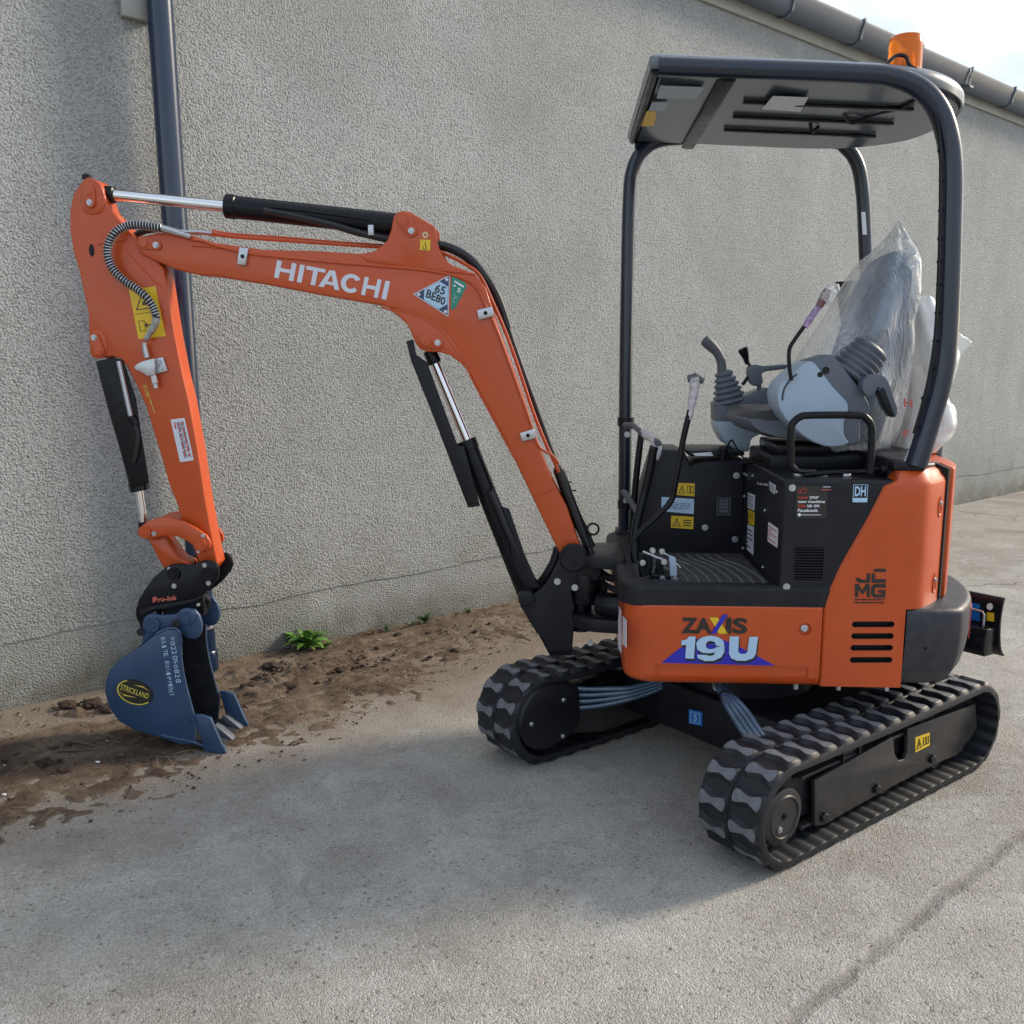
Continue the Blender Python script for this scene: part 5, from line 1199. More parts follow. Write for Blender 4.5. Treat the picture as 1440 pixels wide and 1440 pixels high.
for st, qd_ in (('H', [(1271, 572), (1283, 574), (1283, 562), (1271, 560)]), ('F', [(1270, 615), (1278, 617), (1278, 606), (1270, 604)])):
    o = text(st, qd_, PINK, pr_, 'printed_letter', .03, v=.20)
# pointed corner of the bag sticking out behind the post
b = MB(); c1 = [Q(1298, 436, -.08), Q(1366, 481, -.08), Q(1338, 516, -.08), Q(1300, 528, -.08), Q(1292, 480, -.08)]
b.add([p+Vector((0, .02, 0)) for p in c1]+[p-Vector((0, .02, 0)) for p in c1], [tuple(range(5)), tuple(reversed(range(5, 10)))]+[(i, (i+1) % 5, 5+(i+1) % 5, 5+i) for i in range(5)])
b.make('bag_corner', FILM2, bpy.data.objects['hanging_bag'], bev=.008)

# ---------------- swing post and boom foot
swg = empty('swing_post'); swg.parent = EX
def d6(x, y): return (640+x/3.79, 720+y/3.79)
post = [d6(*p) for p in [(572, 222), (590, 192), (630, 178), (668, 190), (684, 225), (720, 262), (775, 292), (782, 330), (765, 365), (700, 372), (640, 385), (622, 420), (628, 470), (640, 500), (628, 560), (640, 600), (628, 640), (625, 745), (500, 745), (480, 690), (430, 640), (355, 515), (345, 500), (350, 465), (372, 455), (430, 432), (480, 395), (520, 330)]]
poly_part(post, .085, .028, SATIN, 'post_cheek', swg, bev=.005, r=.006)
pf_ = P2(post, .085); b = MB(); b.prism(pf_, -.057, -.085); b.make('post_cheek', SATIN, swg, bev=.004)
b = MB(); b.prism(P2([d6(*p) for p in [(500, 440), (600, 400), (640, 500), (620, 740), (505, 740), (440, 620), (400, 520)]], .0), -.06, .06); b.make('post_web', SATIN, swg, bev=.006)
p = Q(*d6(630, 242), .085); b = MB(); b.lathe((p.x, .113, p.z), (0, -1, 0), [(0, .002), (.0, .044), (.006, .048), (.012, .048), (.014, .052), (.03, .052)], 32); b.make('boom_foot_pin', SATIN, swg)
b = MB(); b.lathe((p.x, .1135, p.z), (0, 1, 0), [(0, .006), (.001, .003)], 10); b.make('grease_hole', DARK, swg)
for a, c_ in ((545, 370), (638, 402)): bolt(swg, Q(*d6(a, c_), .086), .011, .008)
b = MB(); b.tube([Q(*d6(536, 660), .0865), Q(*d6(610, 664), .0865)], .0025, 6); b.make('weld_bead', SATIN, swg)
# king pin lugs on the frame
def lugz(z0, z1, xe, nm):
    b = MB(); b.prism(rnd([(.46, -.16), (.46, .16), (.58, .14), (xe, .07), (xe+.02, 0), (xe, -.07), (.58, -.14)], .02, 4), z0, z1, 'z'); return part(b, nm, SATIN, bev=.005)
lugz(.735, .775, .66, 'king_pin_bracket'); lugz(.50, .55, .66, 'king_pin_bracket')
b = MB(); b.cyl((.615, 0, .47), (.615, 0, .79), .040, 24); part(b, 'king_pin', SATIN)
b = MB(); b.cyl((.60, .02, .585), (.60, .02, .70), .068, 28); b.cyl((.55, .10, .60), (.45, .16, .60), .045, 20); part(b, 'swing_boss', BLACK, bev=.004)
bolt(EX, Q(846, 870, .07)+Vector((0, .0, 0)), .008, .006)
bolt(EX, Q(830, 904, .08)+Vector((0, .0, 0)), .010, .008)
b = MB(); b.tube(crv([Q(838, 800, .02), Q(845, 805, .05), Q(856, 812, .10), Q(872, 816, .18), Q(885, 825, .22)], 5), .014, 10); b.tube(crv([Q(838, 812, .0), Q(846, 818, .05), Q(858, 826, .12), Q(880, 835, .2)], 5), .011, 10)
part(b, 'boom_hose_bundle', HOSE)
for k in range(4):
    b = MB(); b.tube(crv([Q(828, 770+3*k, .04-.03*k), Q(842, 800+4*k, .05-.03*k), Q(852, 838, .05-.03*k), Q(862, 880, .02-.03*k), Q(890, 905, -.03*k)], 6), .011, 10); part(b, 'swing_hose', HOSE)
for a, c_ in ((838, 797), (850, 848)):
    pass
b = MB(); p = Q(834, 744, .03); R0 = .021
b.tube([p+Vector((R0*math.cos(t*.45), 0, R0*math.sin(t*.45))) for t in range(15)], .0042, 8); b.tube([p+Vector((R0, 0, -.004)), Q(822, 747, .03)], .0042, 8); part(b, 'hose_ring', BLACK)
b = MB(); b.lathe(Q(836, 795, .06), (0, 0, 1), [(-.012, .022), (.0, .026), (.01, .022)], 14); part(b, 'hose_fitting', ZINC)

# ---------------- boom
bm_ = empty('boom'); bm_.parent = EX
HB_ = .055
bo = [(203, 332), (222, 327), (267, 330), (300, 341), (370, 351), (450, 353), (524, 358), (580, 362), (640, 374), (668, 385), (683, 405), (692, 432), (700, 460), (716, 504), (736, 560), (752, 613), (768, 655), (782, 684), (797, 712), (806, 738), (814, 762), (822, 785), (806, 797), (786, 776), (770, 744), (749, 700), (711, 620), (684, 571), (660, 525), (640, 492), (615, 465), (585, 445), (540, 430), (453, 415), (370, 399), (301, 388), (280, 387), (247, 379), (209, 363), (196, 356), (191, 343)]
BP = P2(bo, HB_)
b = MB(); b.prism(BP, -HB_, HB_); boxb = b.make('boom_beam', ORANGE, bm_, bev=.007, seg=3)
# side lips (flanges) along top and belly edge
def strip_edge(px, y, wd, th, name, m, parent, up=True):
    pts = crv([Q(a, c_, y) for a, c_ in px], 5); b = MB(); b.tube(pts, wd, 8, flat=1.0); return b.make(name, m, parent)
def poly_both(px, y0, th, name, m, parent, bev=.004, r=.0):
    pts = P2(px, y0); pts = rnd(pts, r, 4) if r else pts
    for sgn in (1, -1):
        b = MB(); b.prism(pts, sgn*y0, sgn*(y0-th)); b.make(name, m, parent, bev=bev, seg=2)
def c4(x, y): return (370+x/4.8, 260+y/4.8)
ear = [c4(*p) for p in [(640, 468), (740, 450), (800, 415), (840, 370), (865, 300), (880, 215), (905, 185), (950, 174), (990, 182), (1150, 275), (1165, 300), (1175, 390), (1195, 450), (1230, 510), (1290, 550), (1380, 590), (1300, 590), (1000, 560), (700, 520)]]
poly_both(ear, HB_+.003, .016, 'cylinder_ear', ORANGE, bm_, bev=.0035)
lear = [c4(*p) for p in [(780, 815), (860, 850), (920, 890), (975, 945), (1000, 1000), (1030, 1070), (1060, 1110), (1110, 1128), (1190, 1128), (1260, 1150), (1330, 1200), (1375, 1245), (1330, 1130), (1270, 1030), (1180, 950), (1080, 890), (950, 850)]]
poly_both(lear, HB_+.003, .018, 'cylinder_ear', ORANGE, bm_, bev=.004)
# weld-lip lines
for nm, px_ in (('flange_lip', [c4(*p) for p in [(-480, 410), (-300, 425), (0, 470), (400, 505), (700, 535), (1000, 570), (1250, 582), (1430, 605)]]), ('flange_lip', [c4(*p) for p in [(800, 828), (950, 856), (1100, 915), (1200, 985), (1290, 1100), (1370, 1230), (1440, 1370), (1700, 1850)]])):
    strip_edge(px_, HB_+.001, .0036, 0, nm, ORANGE, bm_)
def boss(px_, y, r, parent, r2=.55, m=ORANGE, out=.010, name='pin_boss'):
    p = Q(*px_, y); b = MB(); b.lathe(p, (0, 1, 0), [(-.004, r), (out*.8, r), (out, r*.93), (out, r*r2), (out*1.35, r*r2*.92), (out*1.35, .0012)], 28); return b.make(name, m, parent, ang=35)
def pinplate(pc, bc_, y, r, parent, th=.007, m=ORANGE, name='pin_plate', r2=None):
    """keeper plate joining a pin to its locking bolt"""
    a = Q(*pc, y); c_ = Q(*bc_, y); A_ = Vector((a.x, a.z)); B_ = Vector((c_.x, c_.z)); d = (B_-A_).normalized(); an = math.degrees(math.atan2(d.y, d.x)); r2 = r2 or r*.8
    pr = arcpts(A_.x, A_.y, r, an+90, an+270, 10) + arcpts(B_.x, B_.y, r2, an-90, an+90, 10)
    b = MB(); b.prism(pr, y-.002, y+th); o = b.make(name, m, parent, bev=.0015)
    b = MB(); b.lathe((A_.x, y+th, A_.y), (0, 1, 0), [(-.001, r*.72), (.0035, r*.70), (.0035, r*.35), (.0045, .001)], 22); b.make('pin_head', m, o)
    bolt(o, Vector((B_.x, y+th, B_.y)), .0098, .009); return o
yo = HB_+.0035
pinplate(c4(950, 235), c4(1003, 312), yo, .026, bm_)
pinplate(c4(1105, 1050), c4(1180, 1065), yo, .026, bm_)
def c1(x, y): return (80+x/4.8, 230+y/4.8)
pinplate(c1(590, 535), c1(675, 552), HB_+.0005, .022, bm_)
p = Q(*c4(1095, 338), yo); b = MB(); b.lathe(p, (0, 1, 0), [(-.002, .011), (.001, .011), (.001, .007), (-.001, .004)], 16); b.make('lifting_hole', mat('hole_liner', (.6, .5, .3), .5), bm_)
patch('hook_label', [c4(1058, 440), c4(1128, 444), c4(1130, 372), c4(1060, 368)], YELLOW, bm_, v=yo, lift=.0005)
b = MB(); hk = [Q(*c4(*p), yo+.002) for p in [(1080, 415), (1082, 432), (1095, 436), (1102, 424), (1096, 410), (1094, 385)]]; b.tube(crv(hk, 4), .0012, 6); b.make('pictogram', INK, bm_)
# lettering
yb_ = HB_+.0008
HTQ = [c4(74, 625), c4(830, 775), c4(858, 652), c4(95, 508)]
glyph = {'H': [[(0, 0), (.24, 0), (.24, .40), (.76, .40), (.76, 0), (1, 0), (1, 1), (.76, 1), (.76, .60), (.24, .60), (.24, 1), (0, 1)]],
 'I': [[(0, 0), (1, 0), (1, 1), (0, 1)]], 'T': [[(.38, 0), (.62, 0), (.62, .80), (1, .80), (1, 1), (0, 1), (0, .80), (.38, .80)]]}
adv = [('H', 0, .172), ('I', .203, .245), ('T', .262, .43), ('A', .395, .583), ('C', .583, .757), ('H', .776, .925), ('I', .958, 1.0)]
for ch, a0, a1 in adv:
    qq = sub(HTQ, a0, 0, a1, 1)
    if ch in glyph:
        for pl_ in glyph[ch]:
            patch('lettering', [sub(qq, x, y, x, y)[0] for x, y in pl_], SILVER, bm_, v=yb_, t=.0006)
    elif ch == 'A':
        patch('lettering', [sub(qq, x, y, x, y)[0] for x, y in [(0, 0), (.24, 0), (.31, .20), (.69, .20), (.76, 0), (1, 0), (.63, 1), (.37, 1), (.37, .37), (.5, .78), (.63, .37), (.37, .37), (.37, 1)]], SILVER, bm_, v=yb_, t=.0006)
    else:
        co = [(.5+.5*math.cos(R(a))*1.02, .5+.52*math.sin(R(a))) for a in range(32, 329, 12)]; ci = [(.5+.26*math.cos(R(a)), .5+.30*math.sin(R(a))) for a in range(325, 34, -12)]
        patch('lettering', [sub(qq, x, y, x, y)[0] for x, y in co+ci], SILVER, bm_, v=yb_, t=.0006)
# triangular registration plate and green plate
tri = [c4(1012, 738), c4(1250, 890), c4(1262, 606)]
def inset(poly, d):
    c_ = sum((Vector(p) for p in poly), Vector((0, 0)))/len(poly); return [tuple(c_+(Vector(p)-c_)*(1-d)) for p in poly]
o = patch('registration_plate', tri, SILVER, bm_, v=yb_, t=.001)
patch('plate_border', inset(tri, .07), NAVY, o, v=yb_, t=.001, lift=.0008)
iv = inset(tri, .24); hexa = [tuple(Vector(iv[i])*(1-t)+Vector(iv[(i+1) % 3])*t) for i in range(3) for t in (.22, .78)]
hexo = [tuple(Vector(tri[i])*(1-t)+Vector(tri[(i+1) % 3])*t) for i in range(3) for t in (.27, .73)]
patch('plate_field', inset(hexo, .10), PALEB, o, v=yb_, t=.001, lift=.0012)
for c_ in (inset(tri, .24)): patch('plate_dot', [(c_[0]+2.4*math.cos(t*.7), c_[1]+2.4*math.sin(t*.7)) for t in range(9)], SILVER, o, v=yb_, lift=.0026)
text('65', [c4(1155, 722), c4(1222, 745), c4(1238, 690), c4(1172, 668)], INK, o, 'plate_lettering', .015, v=yb_, lift=.0038)
text('BE80', [c4(1098, 758), c4(1222, 815), c4(1236, 765), c4(1112, 702)], INK, o, 'plate_lettering', .015, v=yb_, lift=.0038)
gpl = [c4(1268, 845), c4(1300, 828), c4(1375, 680), c4(1362, 660), c4(1272, 612)]
o = patch('green_plate', gpl, GREEN, bm_, v=yb_, t=.001)
patch('plate_mark', [c4(1290, 655), c4(1352, 695), c4(1358, 684), c4(1296, 645)], WHITE, o, v=yb_, lift=.0015)
patch('plate_mark', [c4(1284, 682), c4(1294, 690), c4(1302, 680), c4(1292, 672)], WHITE, o, v=yb_, lift=.0015)
text('5', [c4(1308, 722), c4(1330, 730), c4(1338, 700), c4(1316, 692)], WHITE, o, 'plate_mark', .03, v=yb_, lift=.0018)
lines([c4(1278, 805), c4(1305, 800), c4(1318, 735), c4(1290, 728)], 4, WHITE, o, seed=2, v=yb_)
# pipes along the boom
def yline(pts, r, name, m, n=5, seg=8, parent=bm_):
    b = MB(); b.tube(crv([Q(*p) for p in pts], n), r, seg); return b.make(name, m, parent)
yline([(270, 337, .058), (285, 339, .058), (302, 345, .058), (330, 352, .058), (350, 356, .058), (380, 360, .056), (450, 367, .056), (520, 373, .056), (590, 379, .056), (640, 388, .056), (668, 402, .057), (682, 428, .058), (696, 458, .058), (712, 500, .058), (730, 550, .058), (745, 592, .058), (753, 618, .058), (762, 632, .055), (776, 640, .045), (785, 652, .035)], .0055, 'steel_pipe', ORANGE)
for k, yy in enumerate((.012, -.022)):
    yline([(298, 328-3*k, yy), (330, 333-3*k, yy), (400, 338-3*k, yy), (470, 343-2*k, yy), (530, 347-2*k, yy), (570, 349, yy), (610, 352, yy), (632, 360, yy), (655, 372, yy), (675, 388, yy), (695, 430, yy), (712, 470, yy), (730, 520, yy), (750, 580, yy), (768, 625, yy), (782, 655, yy), (788, 672, yy)], .0065, 'steel_pipe', ORANGE)
yline([(545, 345, -.02), (590, 348, -.02), (616, 345, -.02), (640, 352, -.02), (662, 366, -.02), (682, 390, -.02), (696, 412, -.02), (706, 436, -.02), (714, 462, -.02)], .0165, 'hose_sleeve', HOSE)
yline([(714, 462, -.02), (722, 485, -.03), (738, 530, -.03), (756, 580, -.03), (772, 625, -.03), (786, 662, -.03)], .010, 'hose', HOSE)
yline([(784, 656, -.01), (796, 690, -.01), (808, 722, -.01), (822, 752, -.01), (830, 770, -.01)], [.014]+[.021]*19+[.02], 'hose_sleeve', HOSE)
yline([(788, 664, .03), (797, 690, .03), (806, 714, .03), (815, 738, .03), (826, 768, .03)], .015, 'hose_sleeve', HOSE)
for a, c_, y in ((797, 678, .02), (803, 690, .02)):
    b = MB(); p = Q(a+3, c_, y); b.box((p.x-.012, y-.004, p.z-.002), (p.x+.002, y+.004, p.z+.003)); b.make('tie_end', BLACK, bm_)
# zinc clamps
for pts in ([c1(1215, 680), c1(1275, 688), c1(1292, 572), c1(1232, 565)], [(673, 450), (671, 436), (692, 431), (695, 444)], [(734, 621), (731, 609), (751, 603), (754, 616)]):
    c_ = P2(pts, HB_+.012); b = MB(); b.prism(c_, HB_-.001, HB_+.014); o = b.make('pipe_clamp', ZINC, bm_, bev=.0015)
    cx_ = sum(p[0] for p in c_)/4; cz_ = sum(p[1] for p in c_)/4; bolt(o, Vector((cx_, HB_+.014, cz_)), .0065, .004, m=SATIN)
yline([(752, 697, HB_+.001), (765, 693, HB_+.001), (781, 687, HB_+.001)], .0025, 'weld_bead', ORANGE)

# ---------------- hydraulic cylinders
def cylinder(name, rod_end, rod_in, barrel_a, barrel_b, y, rr, rb, label=None):
    o = empty(name); o.parent = EX
    a, i_, s_, e_ = [Q(*p, y) for p in (rod_end, rod_in, barrel_a, barrel_b)]; d = (i_-a).normalized()
    b = MB(); b.cyl(a, i_+d*.02, rr, 20); b.make('cylinder_rod', CHROME, o)
    b = MB(); b.lathe(a-d*.0, d, [(-.02, rr*1.4), (.028, rr*1.45), (.032, rr*1.15)], 20); b.make('rod_eye', BLACK, o)
    b = MB(); L0 = (e_-s_).length; b.lathe(s_, (e_-s_), [(0, rr), (0, rb*1.08), (.035, rb*1.08), (.037, rb), (L0-.01, rb), (L0, rb*.9)], 28); b.make('cylinder_barrel', BLACK, o)
    return o
ya = 0.0
ac = cylinder('arm_cylinder', (150, 273), (322, 291), (319, 290), (566, 317), ya, .0205, .040)
yline([(372, 296, .035), (420, 305, .038), (470, 317, .038), (500, 326, .035), (530, 333, .03), (552, 338, .02)], .013, 'cylinder_hose', HOSE, parent=ac)
yline([(380, 291, .04), (440, 298, .043), (520, 309, .043)], .004, 'cylinder_pipe', BLACK, parent=ac)
p = Q(522, 324, .045); b = MB(); b.box((p.x-.010, .035, p.z-.018), (p.x+.010, .055, p.z+.018)); b.make('hose_clamp', ZINC, ac, bev=.002)
# boom cylinder with its guard plate
bcyl = cylinder('boom_cylinder', (607, 500), (658, 622), (655, 619), (742, 838), 0.0, .0175, .036)
gd = [(571, 480), (581, 477), (585, 499), (600, 509), (644, 628), (652, 627), (675, 712), (658, 714), (607, 580), (578, 508)]
poly_part(gd, .062, .010, SATIN, 'rod_guard', bcyl, bev=.003)
yline([(690, 690, .045), (704, 722, .048), (718, 756, .046), (738, 800, .03), (756, 824, .02)], .014, 'cylinder_hose', HOSE, parent=bcyl)
poly_part([(705, 712), (716, 716), (737, 778), (752, 812), (760, 826), (740, 832), (722, 790)], .05, .012, SATIN, 'cylinder_guard', bcyl, bev=.003)
p = Q(740, 842, .10); b = MB(); b.cyl((p.x, -.10, p.z), (p.x, .102, p.z), .030, 20); b.make('cylinder_pin', SATIN, bcyl, bev=.003)
# curved brace behind the cylinder foot
b = MB(); b.tube(crv([Q(760, 822, -.04), Q(770, 808, -.04), Q(780, 790, -.04), Q(786, 770, -.04)], 4), .02, 10); part(b, 'foot_brace', SATIN)

# ---------------- arm
arm = empty('arm'); arm.parent = EX; YA = .042
ao = [(116, 254), (127, 250), (138, 255), (145, 266), (149, 283), (154, 296), (166, 308), (181, 324), (196, 340), (216, 362), (230, 378), (236, 413), (245, 470), (257, 530), (265, 562), (278, 633), (288, 700), (299, 760), (306, 793), (294, 808), (280, 792), (272, 770), (253, 722), (247, 704), (238, 683), (228, 646), (215, 604), (205, 571), (192, 542), (178, 515), (170, 505), (158, 501), (138, 503), (129, 497), (125, 478), (124, 440), (118, 413), (111, 380), (103, 355), (98, 322), (98, 297), (103, 272)]
b = MB(); b.prism(P2(ao, YA), -YA, YA); b.make('arm_beam', ORANGE, arm, bev=.006, seg=3)
# top head: two plates a touch proud
poly_both([(114, 256), (122, 249), (132, 251), (141, 259), (146, 272), (147, 290), (141, 300), (128, 302), (116, 298), (112, 280)], YA+.004, .010, 'arm_head_plate', ORANGE, arm, bev=.003, r=.01)
poly_both([(125, 470), (134, 463), (144, 466), (150, 478), (151, 494), (146, 503), (136, 505), (127, 500)], YA+.004, .010, 'cylinder_ear', ORANGE, arm, bev=.003, r=.008)
pinplate(c1(215, 180), c1(229, 265), YA+.006, .023, arm); pinplate(c1(285, 1262), c1(258, 1175), YA+.006, .021, arm)
b = MB(); p = Q(122, 252, 0); b.lathe((p.x+.01, -.02, p.z+.012), (0, 0, 1), [(-.01, .016), (.006, .016), (.010, .008)], 12); b.make('grease_cap', BLACK, arm)
p = Q(129, 352, YA); b = MB(); ov = [(p.x+.010*math.cos(t*.52)*1.0, p.z+.022*math.sin(t*.52)) for t in range(12)]; b.prism(ov, YA-.001, YA+.0012); b.make('slot', DARK, arm)
# weld contour inside
yline([(178, 335, YA), (170, 338, YA), (150, 341, YA), (138, 344, YA)], .003, 'weld_bead', ORANGE, parent=arm)
yline([(178, 352, YA), (190, 366, YA), (205, 382, YA), (218, 396, YA), (230, 404, YA)], .0022, 'weld_bead', ORANGE, parent=arm)
kwa = dict(v=YA)
ylw = [c1(552, 1185), c1(735, 1165), c1(665, 828), c1(487, 852)]
o = patch('warning_label', ylw, YELLOW, arm, **kwa); 
t_ = sub(ylw, .12, .58, .88, .95); outline('pictogram', [t_[0], t_[1], tuple((Vector(t_[2])+Vector(t_[3]))/2)], 1.1, INK, o, **kwa)
patch('pictogram', sub(ylw, .40, .66, .56, .72), INK, o, lift=.0015, **kwa); patch('pictogram', sub(ylw, .46, .70, .50, .82), INK, o, lift=.0015, **kwa)
patch('pictogram', sub(ylw, .05, .50, .95, .508), INK, o, lift=.0015, **kwa)
outline('pictogram', sub(ylw, .12, .15, .34, .36), .6, INK, o, **kwa); patch('pictogram', sub(ylw, .42, .25, .80, .27), INK, o, lift=.0015, **kwa)
patch('pictogram', [sub(ylw, .42, .20, .42, .20)[0], sub(ylw, .42, .32, .42, .32)[0], sub(ylw, .33, .26, .33, .26)[0]], INK, o, lift=.0015, **kwa)
def c2(x, y): return (80+x/4.8, 500+y/4.8)
wl = [c2(832, 720), c2(924, 706), c2(862, 420), c2(768, 432)]
o = patch('paper_label', wl, SILVER, arm, **kwa)
lq2 = [wl[0], wl[3], wl[2], wl[1]]; lines([wl[1], wl[0], wl[3], wl[2]][0:0] or [wl[3], wl[0], wl[1], wl[2]], 3, REDV, o, seed=8, **kwa); lines([wl[3], wl[0], wl[1], wl[2]], 5, NAVY, o, seed=18, y0=.35, **kwa)
lines([c2(582, 200), c2(642, 395), c2(668, 388), c2(608, 196)], 2, YTXT, arm, 0, 1, 0, 1, .5, 5, **kwa)
# bright spring-guarded auxiliary hose
sp = [(228, 321), (210, 318), (190, 316), (174, 319), (160, 329), (152, 345), (152, 362), (160, 380), (175, 395), (192, 406), (206, 418), (216, 434), (220, 446)]
spp = crv([Q(a, c_, .085 if 3 < i < 11 else .075) for i, (a, c_) in enumerate(sp)], 10)
b = MB(); b.tube(spp, .0125, 12); ah = b.make('auxiliary_hose', HOSE, arm)
hl = []; tot = 0; Ls = [0]
for a, c_ in zip(spp, spp[1:]): tot += (Vector(c_)-Vector(a)).length; Ls.append(tot)
def along(u):
    for k in range(len(Ls)-1):
        if Ls[k+1] >= u:
            f_ = (u-Ls[k])/(Ls[k+1]-Ls[k]); a, c_ = Vector(spp[k]), Vector(spp[k+1]); return a.lerp(c_, f_), (c_-a).normalized()
    return Vector(spp[-1]), (Vector(spp[-1])-Vector(spp[-2])).normalized()
pitch = .0105; NT = int(tot/pitch)
ph = []
for k in range(NT*10):
    u = tot*k/(NT*10); c_, d = along(u); e1 = Vector((0, 1, 0)); e1 = (e1-d*e1.dot(d)).normalized(); e2 = d.cross(e1); a = 2*math.pi*k/10; ph.append(c_ + (e1*math.cos(a)+e2*math.sin(a))*.0150)
b = MB(); b.tube(ph, .0021, 5); b.make('spring_guard', SPRING, ah)
yline([(228, 321, .075), (240, 324, .073), (252, 328, .070), (268, 333, .066)], [.013]*5+[.0125]*5+[.010]*5+[.008], 'hose_end', ZINC, parent=arm)
yline([(232, 322, .0), (255, 326, .0), (285, 327, .0), (306, 330, .0)], .009, 'hose_end', ZINC, parent=bm_)
yline([(192, 330, .0), (205, 324, .0), (222, 322, .0), (232, 322, .0)], .012, 'auxiliary_hose', HOSE, parent=arm)
yline([(220, 446, .085), (218, 456, .08), (211, 468, .074), (205, 478, .068)], [.0145]*5+[.013]*5+[.011]*5+[.009], 'hose_end', ZINC, parent=arm)
yline([(203, 482, .066), (204, 492, .066), (207, 503, .066)], [.009]*4+[.0105]*6+[.0105], 'hose_union', ZINC, parent=arm)
vb = [c2(522, 75), c2(545, 55), c2(575, 40), c2(650, 20), c2(655, 130), c2(610, 138), c2(570, 110), c2(530, 95)]
poly_part(vb, YA+.045, .045, ZINC, 'shut_off_valve', arm, bev=.003, r=.002)
vq = [c2(652, 22), c2(715, 10), c2(745, 105), c2(668, 125)]
poly_part(vq, YA+.014, .014, ZINC, 'valve_plate', arm, bev=.002, r=.003)
for a, c_ in ((690, 42), (702, 92)): bolt(arm, Q(*c2(a, c_), YA+.014), .009, .008)
yline([(*c2(650, 130), YA+.024), (*c2(662, 185), YA+.024)], .011, 'hose_union', ZINC, n=1, seg=6, parent=arm)
yline([(*c2(662, 188), YA+.024), (*c2(668, 220), YA+.024)], .0085, 'pipe_cap', ZINC, n=1, parent=arm)

# bucket cylinder
bk_ = cylinder('bucket_cylinder', (204, 745), (195, 684), (197, 690), (150, 506), 0.0, .0155, .0335)
poly_part([(134, 508), (160, 503), (172, 506), (190, 560), (196, 600), (209, 680), (184, 686), (150, 570)], .046, .010, BLACK, 'cylinder_guard', bk_, bev=.004, r=.004)
yline([(167, 508, .055), (172, 530, .055), (178, 558, .055), (184, 585, .055)], .0095, 'steel_pipe', ZINC, parent=bk_)
yline([(184, 587, .055), (188, 592, .052), (190, 597, .05)], .016, 'hose_union', BLACK, parent=bk_)
yline([(190, 597, .05), (195, 615, .05), (192, 636, .05), (189, 650, .045)], .010, 'cylinder_hose', HOSE, parent=bk_)

# ---------------- bucket linkage
lk = empty('bucket_linkage'); lk.parent = EX; YLk = .075
lpx = [c2(*p) for p in [(553, 1190), (560, 1160), (590, 1135), (650, 1103), (700, 1093), (760, 1094), (850, 1118), (930, 1160), (1010, 1215), (1035, 1260), (1035, 1300), (1000, 1325), (955, 1318), (925, 1290), (880, 1255), (820, 1225), (760, 1213), (700, 1222), (640, 1240), (600, 1242), (565, 1225)]]
poly_both(lpx, YLk, .016, 'side_link', ORANGE, lk, bev=.004)
for c_ in ((595, 1190), (970, 1275)):
    boss(c2(*c_), YLk, .024, lk, .62, out=.008)
bolt(lk, Q(*c2(657, 1202), YLk), .008, .008); bolt(lk, Q(*c2(988, 1215), YLk), .007, .008); bolt(lk, Q(*c2(955, 1322), YLk), .006, .006)
for c_ in ((595, 1190), (970, 1275)):
    p = Q(*c2(*c_), YLk); b = MB(); b.cyl((p.x, -YLk, p.z), (p.x, YLk-.005, p.z), .020, 18); b.make('link_pin', SATIN, lk)
tp = [c2(*p) for p in [(600, 1225), (640, 1235), (720, 1225), (745, 1250), (830, 1370), (890, 1392), (905, 1420), (880, 1445), (760, 1460), (720, 1440), (680, 1370), (640, 1290)]]
poly_part(tp, .040, .08, ORANGE, 'tipping_link', lk, bev=.008)
yline([(*c2(735, 1240), .041), (*c2(775, 1310), .041), (*c2(830, 1385), .041)], .003, 'link_edge', ORANGE, parent=lk)

# ---------------- quick hitch
qh = empty('quick_hitch'); qh.parent = EX; YH = .082
def c3(x, y): return (120+x/4.5, 770+y/4.5)
hpx = [c3(*p) for p in [(512, 122), (545, 108), (600, 104), (640, 112), (690, 108), (715, 92), (760, 82), (805, 88), (835, 112), (845, 160), (830, 205), (780, 265), (742, 300), (700, 330), (560, 362), (430, 395), (385, 440), (370, 500), (350, 520), (338, 470), (316, 395), (340, 330), (372, 270), (430, 190)]]
poly_both(hpx, YH, .018, 'hitch_cheek', BLACK, qh, bev=.004)
b = MB(); b.prism(P2([c3(*p) for p in [(360, 400), (380, 300), (460, 200), (560, 150), (760, 140), (800, 200), (720, 310), (450, 390), (380, 450)]], 0), -.062, .062); b.make('hitch_body', BLACK, qh, bev=.006)
poly_part([c3(*p) for p in [(340, 400), (420, 372), (560, 350), (690, 322), (745, 300), (738, 320), (700, 345), (560, 378), (420, 402), (350, 440)]], YH+.004, .02, SATIN, 'hitch_rib', qh, bev=.003)
boss(c3(778, 165), YH, .026, qh, .6, BLACK); boss(c3(560, 165), YH, .024, qh, .6, BLACK)
for a, c_, r_ in ((530, 133, .006), (755, 112, .008), (562, 243, .0085), (780, 225, .0085), (715, 362, .006)): bolt(qh, Q(*c3(a, c_), YH+.0005), r_, .006)
text('ro-lok', [c3(462, 345), c3(580, 330), c3(582, 300), c3(462, 312)], PINK, qh, 'lettering', .03, v=YH, lift=.0015)
text('P', [c3(428, 348), c3(455, 345), c3(457, 312), c3(428, 314)], PINK, qh, 'lettering', .06, v=YH, lift=.0015)
b = MB(); p = Q(*c3(440, 326), YH+.0018); b.tube([p+Vector((.0085*math.cos(t*.4), 0, .0085*math.sin(t*.4))) for t in range(17)], .0012, 5); b.make('logo_ring', PINK, qh)
poly_part([c3(*p) for p in [(700, 325), (745, 305), (755, 400), (742, 440), (715, 420), (690, 380)]], .03, .06, SATIN, 'hitch_hook', qh, bev=.004)
